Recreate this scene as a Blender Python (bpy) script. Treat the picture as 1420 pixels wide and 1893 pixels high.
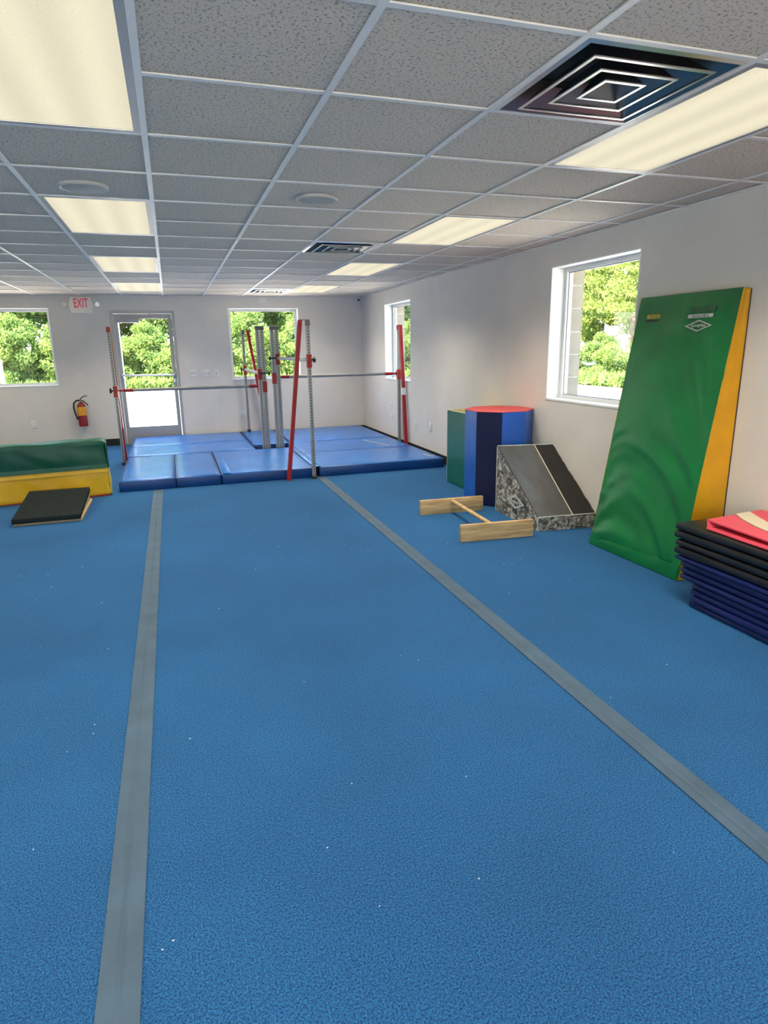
import bpy, bmesh, math, random
import numpy as np
from mathutils import Vector, Matrix, noise

random.seed(7)
np.random.seed(7)
for _o in list(bpy.data.objects):
    bpy.data.objects.remove(_o)
scn = bpy.context.scene
COL = scn.collection

# ------------------------------------------------------------------ camera
CAM_H = 1.48
F_PX, YAW, PITCH, ROLL = 1173.4, 0.31279, -0.25419, -0.01727
cy_, sy_, cp_, sp_ = math.cos(YAW), math.sin(YAW), math.cos(PITCH), math.sin(PITCH)
fwd = Vector((sy_ * cp_, cy_ * cp_, sp_))
rgt0 = Vector((cy_, -sy_, 0.0))
up0 = rgt0.cross(fwd)
rgt = math.cos(ROLL) * rgt0 + math.sin(ROLL) * up0
upv = -math.sin(ROLL) * rgt0 + math.cos(ROLL) * up0
cam_d = bpy.data.cameras.new('camera')
cam_d.sensor_fit = 'VERTICAL'
cam_d.sensor_height = 36.0
cam_d.lens = F_PX / 1893.0 * 36.0
cam_d.clip_start = 0.05
cam_d.clip_end = 500
cam = bpy.data.objects.new('camera', cam_d)
cam.matrix_world = Matrix(((rgt.x, upv.x, -fwd.x, 0), (rgt.y, upv.y, -fwd.y, 0),
                           (rgt.z, upv.z, -fwd.z, CAM_H), (0, 0, 0, 1)))
COL.objects.link(cam)
scn.camera = cam

# ------------------------------------------------------------------ view, sky, sun
vs = scn.view_settings
vs.view_transform = 'Standard'
vs.look = 'None'
vs.gamma = 1.0
vs.use_curve_mapping = False
vs.exposure = 0.36

LAMP_W = 17.0          # watts of each ceiling troffer's downward light
DIFF_E = 0.62          # radiance of the troffer diffusers
SKY_STR = 1.5
SUN_STR = 44.0

world = bpy.data.worlds.new('sky')
scn.world = world
world.use_nodes = True
wn = world.node_tree
wn.nodes.clear()
w_out = wn.nodes.new('ShaderNodeOutputWorld')
w_bg = wn.nodes.new('ShaderNodeBackground')
w_sky = wn.nodes.new('ShaderNodeTexSky')
w_sky.sky_type = 'NISHITA'
w_sky.sun_disc = False
w_sky.sun_elevation = math.radians(58)
w_sky.sun_rotation = math.radians(243)
w_sky.air_density = 1.0
w_sky.dust_density = 2.0
w_bg.inputs['Strength'].default_value = SKY_STR
wn.links.new(w_sky.outputs['Color'], w_bg.inputs['Color'])
wn.links.new(w_bg.outputs['Background'], w_out.inputs['Surface'])

sun_d = bpy.data.lights.new('sun', 'SUN')
sun_d.energy = SUN_STR
sun_d.angle = math.radians(0.6)
sun_d.color = (1.0, 0.95, 0.86)
sun = bpy.data.objects.new('sun', sun_d)
# high sun from the left and a little behind the camera: none of the windows in view lets it in
sdir = Vector((-0.72, -0.36, 1.20)).normalized()
sun.rotation_euler = sdir.to_track_quat('Z', 'Y').to_euler()
sun.location = (-16, -1, 25)
COL.objects.link(sun)


# ------------------------------------------------------------------ materials
def srgb(r, g, b):
    f = lambda c: (c / 255 / 12.92) if c / 255 <= 0.04045 else ((c / 255 + 0.055) / 1.055) ** 2.4
    return (f(r), f(g), f(b), 1.0)


class NT:
    def __init__(self, name):
        self.m = bpy.data.materials.new(name)
        self.m.use_nodes = True
        self.t = self.m.node_tree
        self.b = self.t.nodes['Principled BSDF']
        self.out = self.t.nodes['Material Output']

    def n(self, typ, **kw):
        nd = self.t.nodes.new(typ)
        for k, v in kw.items():
            if k in nd.inputs:
                nd.inputs[k].default_value = v
            else:
                setattr(nd, k, v)
        return nd

    def l(self, a, b):
        self.t.links.new(a, b)

    def coords(self):
        return self.n('ShaderNodeTexCoord').outputs['Object']


def M(name, col, rough=0.5, metal=0.0, spec=0.5, var=0.0, vscale=8.0, bump=0.0, bscale=60.0, bdist=0.004, col2=None, detail=4.0):
    k = NT(name)
    k.b.inputs['Roughness'].default_value = rough
    k.b.inputs['Metallic'].default_value = metal
    k.b.inputs['Specular IOR Level'].default_value = spec
    k.b.inputs['Base Color'].default_value = col
    co = k.coords()
    if var > 0 or col2:
        nz = k.n('ShaderNodeTexNoise', Scale=vscale, Detail=detail)
        k.l(co, nz.inputs['Vector'])
        mx = k.n('ShaderNodeMix', data_type='RGBA')
        c2 = col2 or tuple([max(0, c * (1 - var)) for c in col[:3]] + [1])
        mx.inputs['A'].default_value = col
        mx.inputs['B'].default_value = c2
        rp = k.n('ShaderNodeMapRange')
        rp.inputs['From Min'].default_value = 0.35
        rp.inputs['From Max'].default_value = 0.65
        k.l(nz.outputs['Fac'], rp.inputs['Value'])
        k.l(rp.outputs['Result'], mx.inputs['Factor'])
        k.l(mx.outputs['Result'], k.b.inputs['Base Color'])
    if bump > 0:
        nb = k.n('ShaderNodeTexNoise', Scale=bscale, Detail=3.0)
        k.l(co, nb.inputs['Vector'])
        bp = k.n('ShaderNodeBump', Strength=bump, Distance=bdist)
        k.l(nb.outputs['Fac'], bp.inputs['Height'])
        k.l(bp.outputs['Normal'], k.b.inputs['Normal'])
    return k.m


MT = {}
MT['wall'] = M('wall_paint', (0.73, 0.69, 0.635, 1), 0.85, var=0.05, vscale=3, bump=0.25, bscale=140, bdist=0.003)
MT['white'] = M('white_paint', (0.80, 0.80, 0.78, 1), 0.5)
MT['tee'] = M('grid_white', (0.88, 0.86, 0.82, 1), 0.45, var=0.08, vscale=5)
MT['alu'] = M('aluminium', (0.40, 0.40, 0.41, 1), 0.48, metal=0.45)
MT['plastic'] = M('ivory_plastic', (0.78, 0.78, 0.76, 1), 0.35)
MT['dark'] = M('dark_slot', (0.03, 0.03, 0.03, 1), 0.6)
MT['black'] = M('black_rubber', (0.012, 0.012, 0.013, 1), 0.5)
MT['chrome'] = M('polished_metal', (0.30, 0.285, 0.275, 1), 0.36, metal=1.0)
MT['chrome_hi'] = M('bare_rim', (0.80, 0.80, 0.79, 1), 0.30, metal=0.9)
MT['steel'] = M('brushed_steel', (0.42, 0.43, 0.44, 1), 0.38, metal=0.7, var=0.2, vscale=12)
MT['steel_dark'] = M('dark_steel', (0.14, 0.13, 0.125, 1), 0.45, metal=0.5)
MT['red'] = M('red_enamel', (0.40, 0.006, 0.010, 1), 0.35, var=0.15, vscale=6)
MT['rail_grey'] = M('rail_grey', (0.30, 0.30, 0.29, 1), 0.5, var=0.2, vscale=9)
MT['rail_cream'] = M('rail_cream', (0.66, 0.64, 0.58, 1), 0.5, var=0.15, vscale=9)
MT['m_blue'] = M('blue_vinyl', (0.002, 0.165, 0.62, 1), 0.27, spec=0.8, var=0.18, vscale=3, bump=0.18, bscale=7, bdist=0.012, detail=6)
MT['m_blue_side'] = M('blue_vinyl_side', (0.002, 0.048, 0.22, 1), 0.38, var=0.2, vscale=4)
MT['o_blue'] = M('octagon_blue', (0.016, 0.115, 0.50, 1), 0.33, var=0.12, vscale=4, bump=0.15, bscale=6, bdist=0.01)
MT['o_navy'] = M('octagon_navy', (0.002, 0.005, 0.045, 1), 0.42, var=0.1, vscale=4)
MT['o_red'] = M('octagon_red', (0.72, 0.06, 0.07, 1), 0.45, var=0.12, vscale=5)
MT['green'] = M('green_vinyl', (0.006, 0.185, 0.045, 1), 0.34, var=0.22, vscale=4, bump=0.18, bscale=7, bdist=0.012)
MT['green2'] = M('sea_green_vinyl', (0.008, 0.14, 0.085, 1), 0.33, var=0.2, vscale=3)
MT['dkgreen'] = M('deep_green_vinyl', (0.002, 0.095, 0.05, 1), 0.38, var=0.25, vscale=5, bump=0.2, bscale=8, bdist=0.012)
MT['yellow'] = M('yellow_vinyl', (0.76, 0.38, 0.004, 1), 0.40, var=0.2, vscale=4, bump=0.2, bscale=8, bdist=0.012)
MT['yellow2'] = M('gold_vinyl', (0.90, 0.50, 0.008, 1), 0.40, var=0.15, vscale=4, bump=0.2, bscale=8, bdist=0.01)
MT['pale_yellow'] = M('pale_yellow_vinyl', (0.62, 0.50, 0.12, 1), 0.45, var=0.15)
MT['piping'] = M('pale_piping', (0.55, 0.60, 0.50, 1), 0.5)
MT['redstrip'] = M('red_underside', (0.45, 0.02, 0.02, 1), 0.5)
MT['blk_vinyl'] = M('black_vinyl', (0.010, 0.011, 0.014, 1), 0.42, var=0.3, vscale=5, bump=0.2, bscale=9, bdist=0.008)
MT['blk_leather'] = M('black_leatherette', (0.046, 0.049, 0.048, 1), 0.34, spec=1.0, var=0.3, vscale=6, bump=0.35, bscale=8, bdist=0.012)  # greyer vinyl, base also lightened to stand in for window sheen
MT['blk_leather2'] = M('matte_black_leatherette', (0.010, 0.009, 0.008, 1), 0.60, var=0.2, vscale=6)
MT['navy_vinyl'] = M('navy_vinyl', (0.006, 0.014, 0.105, 1), 0.38, var=0.25, vscale=5, bump=0.2, bscale=9, bdist=0.008)
MT['pink'] = M('pink_vinyl', (0.78, 0.085, 0.14, 1), 0.5, var=0.12, vscale=7)
MT['cream'] = M('cream_print', (0.74, 0.66, 0.50, 1), 0.5, var=0.1)
MT['tape'] = M('velcro_tape', (0.060, 0.115, 0.180, 1), 0.62, spec=0.45, var=0.2, vscale=6, bump=0.4, bscale=500, bdist=0.001)
MT['blk_carpet'] = M('black_carpet', (0.024, 0.033, 0.033, 1), 0.95, spec=0.1, var=0.45, vscale=60, bump=0.6, bscale=300, bdist=0.004)
MT['ext_red'] = M('extinguisher_red', (0.22, 0.002, 0.010, 1), 0.30)
MT['ext_label'] = M('orange_label', (0.90, 0.38, 0.01, 1), 0.5, var=0.2, vscale=30)
MT['sign_body'] = M('sign_ivory', (0.88, 0.84, 0.72, 1), 0.5)
MT['speaker'] = M('speaker_grille', (0.46, 0.44, 0.40, 1), 0.6, var=0.15, vscale=90, bump=0.3, bscale=400, bdist=0.001)
MT['bezel'] = M('speaker_bezel', (0.58, 0.56, 0.51, 1), 0.5)
MT['logo_white'] = M('white_print', (0.62, 0.66, 0.60, 1), 0.6, var=0.25, vscale=50)
MT['label_yellow'] = M('worn_yellow_label', (0.52, 0.40, 0.05, 1), 0.5, col2=(0.25, 0.17, 0.02, 1), vscale=55)
MT['label_clear'] = M('faded_label', (0.035, 0.13, 0.06, 1), 0.35, var=0.3, vscale=40)
MT['lint'] = M('white_lint', (0.75, 0.78, 0.8, 1), 0.9)
MT['block'] = M('beige_block', (0.26, 0.215, 0.16, 1), 0.9, var=0.15, vscale=12, bump=0.3, bscale=80)
MT['stucco'] = M('outer_masonry', (0.55, 0.50, 0.42, 1), 0.95, var=0.15, vscale=6)
MT['pavement'] = M('pale_pavement', (0.70, 0.64, 0.56, 1), 0.95, var=0.42, vscale=0.5)
MT['grass'] = M('grass_blades', (0.08, 0.14, 0.025, 1), 0.9, var=0.45, vscale=2.5)
MT['bark'] = M('bark', (0.16, 0.12, 0.085, 1), 0.95, var=0.4, vscale=6)


def mat_tile():
    k = NT('acoustic_tile')
    co = k.coords()
    vo = k.n('ShaderNodeTexNoise', Scale=95.0, Detail=3.0, Roughness=0.6)
    k.l(co, vo.inputs['Vector'])
    r1 = k.n('ShaderNodeMapRange')
    r1.inputs['From Min'].default_value = 0.55
    r1.inputs['From Max'].default_value = 0.64
    k.l(vo.outputs['Fac'], r1.inputs['Value'])
    n2 = k.n('ShaderNodeTexNoise', Scale=260.0, Detail=2.0)
    k.l(co, n2.inputs['Vector'])
    r2 = k.n('ShaderNodeMapRange')
    r2.inputs['From Min'].default_value = 0.3
    r2.inputs['From Max'].default_value = 0.7
    r2.inputs['To Min'].default_value = 0.76
    k.l(n2.outputs['Fac'], r2.inputs['Value'])
    mx = k.n('ShaderNodeMix', data_type='RGBA')
    mx.inputs['A'].default_value = (0.82, 0.705, 0.580, 1)
    mx.inputs['B'].default_value = (0.36, 0.33, 0.29, 1)
    k.l(r1.outputs['Result'], mx.inputs['Factor'])
    ml = k.n('ShaderNodeMix', data_type='RGBA', blend_type='MULTIPLY')
    ml.inputs['Factor'].default_value = 1.0
    k.l(mx.outputs['Result'], ml.inputs['A'])
    k.l(r2.outputs['Result'], ml.inputs['B'])
    k.l(ml.outputs['Result'], k.b.inputs['Base Color'])
    k.b.inputs['Roughness'].default_value = 0.95
    bp = k.n('ShaderNodeBump', Strength=0.5, Distance=0.003)
    bp.invert = True
    k.l(r1.outputs['Result'], bp.inputs['Height'])
    k.l(bp.outputs['Normal'], k.b.inputs['Normal'])
    return k.m


def mat_carpet():
    k = NT('blue_carpet')
    co = k.coords()
    n1 = k.n('ShaderNodeTexNoise', Scale=190.0, Detail=3.0, Roughness=0.7)
    n2 = k.n('ShaderNodeTexNoise', Scale=1.3, Detail=3.0)
    n3 = k.n('ShaderNodeTexVoronoi', Scale=170.0)
    for q in (n1, n2, n3):
        k.l(co, q.inputs['Vector'])
    cr = k.n('ShaderNodeValToRGB')
    cr.color_ramp.elements[0].position = 0.37
    cr.color_ramp.elements[0].color = (0.002, 0.034, 0.135, 1)
    cr.color_ramp.elements[1].position = 0.63
    cr.color_ramp.elements[1].color = (0.030, 0.198, 0.470, 1)
    k.l(n1.outputs['Fac'], cr.inputs['Fac'])
    r2 = k.n('ShaderNodeMapRange')
    r2.inputs['From Min'].default_value = 0.3
    r2.inputs['From Max'].default_value = 0.7
    r2.inputs['To Min'].default_value = 0.88
    r2.inputs['To Max'].default_value = 1.10
    k.l(n2.outputs['Fac'], r2.inputs['Value'])
    ml = k.n('ShaderNodeMix', data_type='RGBA', blend_type='MULTIPLY')
    ml.inputs['Factor'].default_value = 1.0
    k.l(cr.outputs['Color'], ml.inputs['A'])
    k.l(r2.outputs['Result'], ml.inputs['B'])
    k.l(ml.outputs['Result'], k.b.inputs['Base Color'])
    k.b.inputs['Roughness'].default_value = 0.9
    k.b.inputs['Specular IOR Level'].default_value = 0.2
    k.b.inputs['Sheen Weight'].default_value = 0.12
    k.b.inputs['Sheen Tint'].default_value = (0.45, 0.7, 1.0, 1)
    ad = k.n('ShaderNodeMath', operation='ADD')
    k.l(n1.outputs['Fac'], ad.inputs[0])
    k.l(n3.outputs['Distance'], ad.inputs[1])
    bp = k.n('ShaderNodeBump', Strength=0.8, Distance=0.006)
    k.l(ad.outputs['Value'], bp.inputs['Height'])
    k.l(bp.outputs['Normal'], k.b.inputs['Normal'])
    return k.m


def mat_camo():
    k = NT('bark_camouflage')
    co = k.coords()
    n1 = k.n('ShaderNodeTexNoise', Scale=13.0, Detail=8.0, Roughness=0.68, Distortion=1.8)
    k.l(co, n1.inputs['Vector'])
    cr = k.n('ShaderNodeValToRGB')
    e = cr.color_ramp.elements
    e[0].position = 0.41
    e[0].color = (0.035, 0.032, 0.03, 1)
    e[1].position = 0.62
    e[1].color = (0.68, 0.66, 0.58, 1)
    a = e.new(0.47)
    a.color = (0.15, 0.135, 0.11, 1)
    a = e.new(0.53)
    a.color = (0.30, 0.29, 0.25, 1)
    k.l(n1.outputs['Fac'], cr.inputs['Fac'])
    k.l(cr.outputs['Color'], k.b.inputs['Base Color'])
    k.b.inputs['Roughness'].default_value = 0.6
    return k.m


def mat_wood():
    k = NT('pine_board')
    co = k.coords()
    mp = k.n('ShaderNodeMapping')
    mp.inputs['Scale'].default_value = (1.2, 9.0, 16.0)
    k.l(co, mp.inputs['Vector'])
    n1 = k.n('ShaderNodeTexNoise', Scale=3.0, Detail=6.0, Distortion=0.8)
    k.l(mp.outputs['Vector'], n1.inputs['Vector'])
    cr = k.n('ShaderNodeValToRGB')
    cr.color_ramp.elements[0].position = 0.3
    cr.color_ramp.elements[0].color = (0.38, 0.23, 0.095, 1)
    cr.color_ramp.elements[1].position = 0.62
    cr.color_ramp.elements[1].color = (0.66, 0.45, 0.22, 1)
    k.l(n1.outputs['Fac'], cr.inputs['Fac'])
    vo = k.n('ShaderNodeTexVoronoi', Scale=5.5)
    mp2 = k.n('ShaderNodeMapping')
    mp2.inputs['Scale'].default_value = (0.9, 1.0, 1.6)
    k.l(co, mp2.inputs['Vector'])
    k.l(mp2.outputs['Vector'], vo.inputs['Vector'])
    rr = k.n('ShaderNodeMapRange')
    rr.inputs['From Min'].default_value = 0.05
    rr.inputs['From Max'].default_value = 0.10
    k.l(vo.outputs['Distance'], rr.inputs['Value'])
    mx = k.n('ShaderNodeMix', data_type='RGBA')
    mx.inputs['A'].default_value = (0.10, 0.05, 0.02, 1)
    k.l(rr.outputs['Result'], mx.inputs['Factor'])
    k.l(cr.outputs['Color'], mx.inputs['B'])
    k.l(mx.outputs['Result'], k.b.inputs['Base Color'])
    k.b.inputs['Roughness'].default_value = 0.6
    return k.m


def mat_perforated():
    # galvanised square tube with a punched row of adjusting holes
    k = NT('perforated_steel')
    co = k.coords()
    sp = k.n('ShaderNodeSeparateXYZ')
    k.l(co, sp.inputs['Vector'])
    m1 = k.n('ShaderNodeMath', operation='MULTIPLY')
    m1.inputs[1].default_value = 1 / 0.033
    k.l(sp.outputs['Z'], m1.inputs[0])
    fr = k.n('ShaderNodeMath', operation='FRACT')
    k.l(m1.outputs['Value'], fr.inputs[0])
    s1 = k.n('ShaderNodeMath', operation='SUBTRACT')
    s1.inputs[1].default_value = 0.5
    k.l(fr.outputs['Value'], s1.inputs[0])
    m2 = k.n('ShaderNodeMath', operation='MULTIPLY')
    m2.inputs[1].default_value = 0.033
    k.l(s1.outputs['Value'], m2.inputs[0])
    mn = k.n('ShaderNodeMath', operation='MINIMUM')
    ax = k.n('ShaderNodeMath', operation='ABSOLUTE')
    ay = k.n('ShaderNodeMath', operation='ABSOLUTE')
    k.l(sp.outputs['X'], ax.inputs[0])
    k.l(sp.outputs['Y'], ay.inputs[0])
    k.l(ax.outputs['Value'], mn.inputs[0])
    k.l(ay.outputs['Value'], mn.inputs[1])
    cb = k.n('ShaderNodeCombineXYZ')
    k.l(mn.outputs['Value'], cb.inputs['X'])
    k.l(m2.outputs['Value'], cb.inputs['Y'])
    ln = k.n('ShaderNodeVectorMath', operation='LENGTH')
    k.l(cb.outputs['Vector'], ln.inputs[0])
    lt = k.n('ShaderNodeMath', operation='LESS_THAN')
    lt.inputs[1].default_value = 0.010
    k.l(ln.outputs['Value'], lt.inputs[0])
    mx = k.n('ShaderNodeMix', data_type='RGBA')
    mx.inputs['A'].default_value = (0.36, 0.36, 0.345, 1)
    mx.inputs['B'].default_value = (0.13, 0.13, 0.13, 1)
    k.l(lt.outputs['Value'], mx.inputs['Factor'])
    k.l(mx.outputs['Result'], k.b.inputs['Base Color'])
    k.b.inputs['Metallic'].default_value = 0.5
    k.b.inputs['Roughness'].default_value = 0.42
    return k.m


def mat_diffuser():
    k = NT('troffer_diffuser')
    co = k.coords()
    sp = k.n('ShaderNodeSeparateXYZ')
    k.l(co, sp.inputs['Vector'])
    # the fluorescent tubes show as soft bands along the fitting
    m = k.n('ShaderNodeMath', operation='MULTIPLY')
    m.inputs[1].default_value = 2 * math.pi / 0.185
    k.l(sp.outputs['X'], m.inputs[0])
    cs = k.n('ShaderNodeMath', operation='COSINE')
    k.l(m.outputs['Value'], cs.inputs[0])
    nz = k.n('ShaderNodeTexNoise', Scale=2.2, Detail=2.0)
    k.l(co, nz.inputs['Vector'])
    r1 = k.n('ShaderNodeMapRange')
    r1.inputs['From Min'].default_value = -1
    r1.inputs['From Max'].default_value = 1
    r1.inputs['To Min'].default_value = 0.93
    r1.inputs['To Max'].default_value = 1.07
    k.l(cs.outputs['Value'], r1.inputs['Value'])
    # prismatic pimples
    vo = k.n('ShaderNodeTexVoronoi', Scale=150.0)
    k.l(co, vo.inputs['Vector'])
    r2 = k.n('ShaderNodeMapRange')
    r2.inputs['From Max'].default_value = 0.7
    r2.inputs['To Min'].default_value = 0.95
    r2.inputs['To Max'].default_value = 1.06
    k.l(vo.outputs['Distance'], r2.inputs['Value'])
    mu = k.n('ShaderNodeMath', operation='MULTIPLY')
    k.l(r1.outputs['Result'], mu.inputs[0])
    k.l(r2.outputs['Result'], mu.inputs[1])
    ms = k.n('ShaderNodeMath', operation='MULTIPLY')
    ms.inputs[1].default_value = DIFF_E
    k.l(mu.outputs['Value'], ms.inputs[0])
    k.b.inputs['Base Color'].default_value = (0.12, 0.115, 0.10, 1)
    k.b.inputs['Roughness'].default_value = 0.85
    k.b.inputs['Specular IOR Level'].default_value = 0.15
    k.b.inputs['Emission Color'].default_value = (1.0, 0.91, 0.66, 1)
    k.l(ms.outputs['Value'], k.b.inputs['Emission Strength'])
    return k.m


def mat_glass():
    k = NT('window_glass')
    tr = k.n('ShaderNodeBsdfTransparent')
    tr.inputs['Color'].default_value = (0.96, 0.98, 0.96, 1)
    gl = k.n('ShaderNodeBsdfGlossy', Roughness=0.01)
    lw = k.n('ShaderNodeLayerWeight', Blend=0.5)
    pw = k.n('ShaderNodeMath', operation='POWER')
    pw.inputs[1].default_value = 5.0
    k.l(lw.outputs['Facing'], pw.inputs[0])
    fr = k.n('ShaderNodeMapRange')
    fr.inputs['To Min'].default_value = 0.04
    k.l(pw.outputs['Value'], fr.inputs['Value'])
    mx = k.n('ShaderNodeMixShader')
    k.l(fr.outputs['Result'], mx.inputs['Fac'])
    k.l(tr.outputs['BSDF'], mx.inputs[1])
    k.l(gl.outputs['BSDF'], mx.inputs[2])
    k.l(mx.outputs['Shader'], k.out.inputs['Surface'])
    return k.m


def mat_leaf(name, c1, c2):
    k = NT(name)
    nz = k.n('ShaderNodeTexNoise', Scale=1.7, Detail=4.0)
    k.l(k.coords(), nz.inputs['Vector'])
    rr = k.n('ShaderNodeMapRange')
    rr.inputs['From Min'].default_value = 0.35
    rr.inputs['From Max'].default_value = 0.65
    k.l(nz.outputs['Fac'], rr.inputs['Value'])
    mx = k.n('ShaderNodeMix', data_type='RGBA')
    mx.inputs['A'].default_value = c1
    mx.inputs['B'].default_value = c2
    k.l(rr.outputs['Result'], mx.inputs['Factor'])
    di = k.n('ShaderNodeBsdfDiffuse')
    tl = k.n('ShaderNodeBsdfTranslucent')
    k.l(mx.outputs['Result'], di.inputs['Color'])
    k.l(mx.outputs['Result'], tl.inputs['Color'])
    ms = k.n('ShaderNodeMixShader', Fac=0.45)
    k.l(di.outputs['BSDF'], ms.inputs[1])
    k.l(tl.outputs['BSDF'], ms.inputs[2])
    k.l(ms.outputs['Shader'], k.out.inputs['Surface'])
    return k.m


def mat_exit_letters():
    k = NT('exit_letters')
    k.b.inputs['Base Color'].default_value = (0.5, 0.01, 0.04, 1)
    k.b.inputs['Emission Color'].default_value = (0.75, 0.012, 0.05, 1)
    k.b.inputs['Emission Strength'].default_value = 0.30
    return k.m


MT['tile'] = mat_tile()
MT['carpet'] = mat_carpet()
MT['camo'] = mat_camo()
MT['wood'] = mat_wood()
MT['perf'] = mat_perforated()
MT['diffuser'] = mat_diffuser()
MT['glass'] = mat_glass()
MT['leaf_a'] = mat_leaf('leaf_bright', (0.23, 0.30, 0.075, 1), (0.125, 0.21, 0.058, 1))
MT['leaf_b'] = mat_leaf('leaf_mid', (0.20, 0.275, 0.07, 1), (0.11, 0.19, 0.055, 1))
MT['leaf_c'] = mat_leaf('leaf_yellow', (0.25, 0.28, 0.068, 1), (0.15, 0.21, 0.055, 1))
MT['exit_red'] = mat_exit_letters()


# ------------------------------------------------------------------ mesh helpers
class MB:
    """collects shapes; build() links them as ONE mesh object"""
    def __init__(self):
        self.v, self.f = [], []

    def add(self, vs_, fs_):
        o = len(self.v)
        self.v += [tuple(p) for p in vs_]
        self.f += [tuple(i + o for i in q) for q in fs_]

    def box(self, lo, hi):
        x0, y0, z0 = lo
        x1, y1, z1 = hi
        self.add([(x0, y0, z0), (x1, y0, z0), (x1, y1, z0), (x0, y1, z0), (x0, y0, z1), (x1, y0, z1), (x1, y1, z1), (x0, y1, z1)],
                 [(0, 3, 2, 1), (4, 5, 6, 7), (0, 1, 5, 4), (1, 2, 6, 5), (2, 3, 7, 6), (3, 0, 4, 7)])
        return self

    def rbox(self, lo, hi, r=0.01, n=(1, 1, 1), disp=None):
        """rounded box with n subdivisions; disp(p, nrm) -> offset along the face normal"""
        ax = []
        for a in range(3):
            L = hi[a] - lo[a]
            rr = min(r, L * 0.49)
            inner = list(np.linspace(rr, L - rr, n[a] + 1))
            ax.append([0.0] + inner + [L])
        nx, ny, nz = [len(a) for a in ax]
        idx = {}
        vs_ = []

        def vid(i, j, k):
            if (i, j, k) in idx:
                return idx[(i, j, k)]
            p = [ax[0][i], ax[1][j], ax[2][k]]
            c = [min(max(p[a], min(r, (hi[a] - lo[a]) * .49)), (hi[a] - lo[a]) - min(r, (hi[a] - lo[a]) * .49)) for a in range(3)]
            d = Vector([p[a] - c[a] for a in range(3)])
            if d.length > 1e-9:
                nn = d.normalized()
            else:
                nn = Vector((0, 0, 1))
            q = Vector(c) + Vector([nn[a] * min(r, (hi[a] - lo[a]) * .49) for a in range(3)])
            q = q + Vector(lo)
            if disp:
                q = q + nn * disp(q, nn)
            idx[(i, j, k)] = len(vs_)
            vs_.append(tuple(q))
            return idx[(i, j, k)]
        fs_ = []
        for i in range(nx - 1):
            for j in range(ny - 1):
                fs_.append((vid(i, j, 0), vid(i, j + 1, 0), vid(i + 1, j + 1, 0), vid(i + 1, j, 0)))
                fs_.append((vid(i, j, nz - 1), vid(i + 1, j, nz - 1), vid(i + 1, j + 1, nz - 1), vid(i, j + 1, nz - 1)))
        for i in range(nx - 1):
            for k in range(nz - 1):
                fs_.append((vid(i, 0, k), vid(i + 1, 0, k), vid(i + 1, 0, k + 1), vid(i, 0, k + 1)))
                fs_.append((vid(i, ny - 1, k), vid(i, ny - 1, k + 1), vid(i + 1, ny - 1, k + 1), vid(i + 1, ny - 1, k)))
        for j in range(ny - 1):
            for k in range(nz - 1):
                fs_.append((vid(0, j, k), vid(0, j, k + 1), vid(0, j + 1, k + 1), vid(0, j + 1, k)))
                fs_.append((vid(nx - 1, j, k), vid(nx - 1, j + 1, k), vid(nx - 1, j + 1, k + 1), vid(nx - 1, j, k + 1)))
        self.add(vs_, fs_)
        return self

    def tube(self, p0, p1, r0, r1=None, n=12, cap=True):
        p0, p1 = Vector(p0), Vector(p1)
        r1 = r0 if r1 is None else r1
        d = (p1 - p0).normalized()
        a = d.orthogonal().normalized()
        b = d.cross(a)
        vs_ = []
        for p, r in ((p0, r0), (p1, r1)):
            for k in range(n):
                t = 2 * math.pi * k / n
                vs_.append(p + a * (r * math.cos(t)) + b * (r * math.sin(t)))
        fs_ = [(k, (k + 1) % n, n + (k + 1) % n, n + k) for k in range(n)]
        if cap:
            fs_ += [tuple(reversed(range(n))), tuple(range(n, 2 * n))]
        self.add(vs_, fs_)
        return self

    def path(self, pts, r, n=8):
        pts = [Vector(p) for p in pts]
        ring = []
        d0 = (pts[1] - pts[0]).normalized()
        a = d0.orthogonal().normalized()
        vs_, fs_ = [], []
        for i, p in enumerate(pts):
            d = (pts[min(i + 1, len(pts) - 1)] - pts[max(i - 1, 0)]).normalized()
            a = (a - d * a.dot(d)).normalized()
            b = d.cross(a)
            rr = r[i] if isinstance(r, (list, tuple)) else r
            for k in range(n):
                t = 2 * math.pi * k / n
                vs_.append(p + a * (rr * math.cos(t)) + b * (rr * math.sin(t)))
        m = len(pts)
        for i in range(m - 1):
            for k in range(n):
                fs_.append((i * n + k, i * n + (k + 1) % n, (i + 1) * n + (k + 1) % n, (i + 1) * n + k))
        fs_ += [tuple(reversed(range(n))), tuple(range((m - 1) * n, m * n))]
        self.add(vs_, fs_)
        return self

    def lathe(self, prof, o=(0, 0, 0), axis='Z', n=24):
        vs_, fs_ = [], []
        for r, h in prof:
            for k in range(n):
                t = 2 * math.pi * k / n
                p = (r * math.cos(t), r * math.sin(t), h)
                if axis == 'Y':
                    p = (p[0], p[2], p[1])
                elif axis == 'X':
                    p = (p[2], p[0], p[1])
                vs_.append((p[0] + o[0], p[1] + o[1], p[2] + o[2]))
        m = len(prof)
        for i in range(m - 1):
            for k in range(n):
                fs_.append((i * n + k, i * n + (k + 1) % n, (i + 1) * n + (k + 1) % n, (i + 1) * n + k))
        fs_.append(tuple(reversed(range(n))))
        fs_.append(tuple(range((m - 1) * n, m * n)))
        self.add(vs_, fs_)
        return self

    def prism(self, poly, ext):
        """poly: list of 3D points (planar), ext: extrusion vector"""
        n = len(poly)
        e = Vector(ext)
        vs_ = [Vector(p) for p in poly] + [Vector(p) + e for p in poly]
        fs_ = [tuple(reversed(range(n))), tuple(range(n, 2 * n))] + [(k, (k + 1) % n, n + (k + 1) % n, n + k) for k in range(n)]
        self.add(vs_, fs_)
        return self

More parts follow.
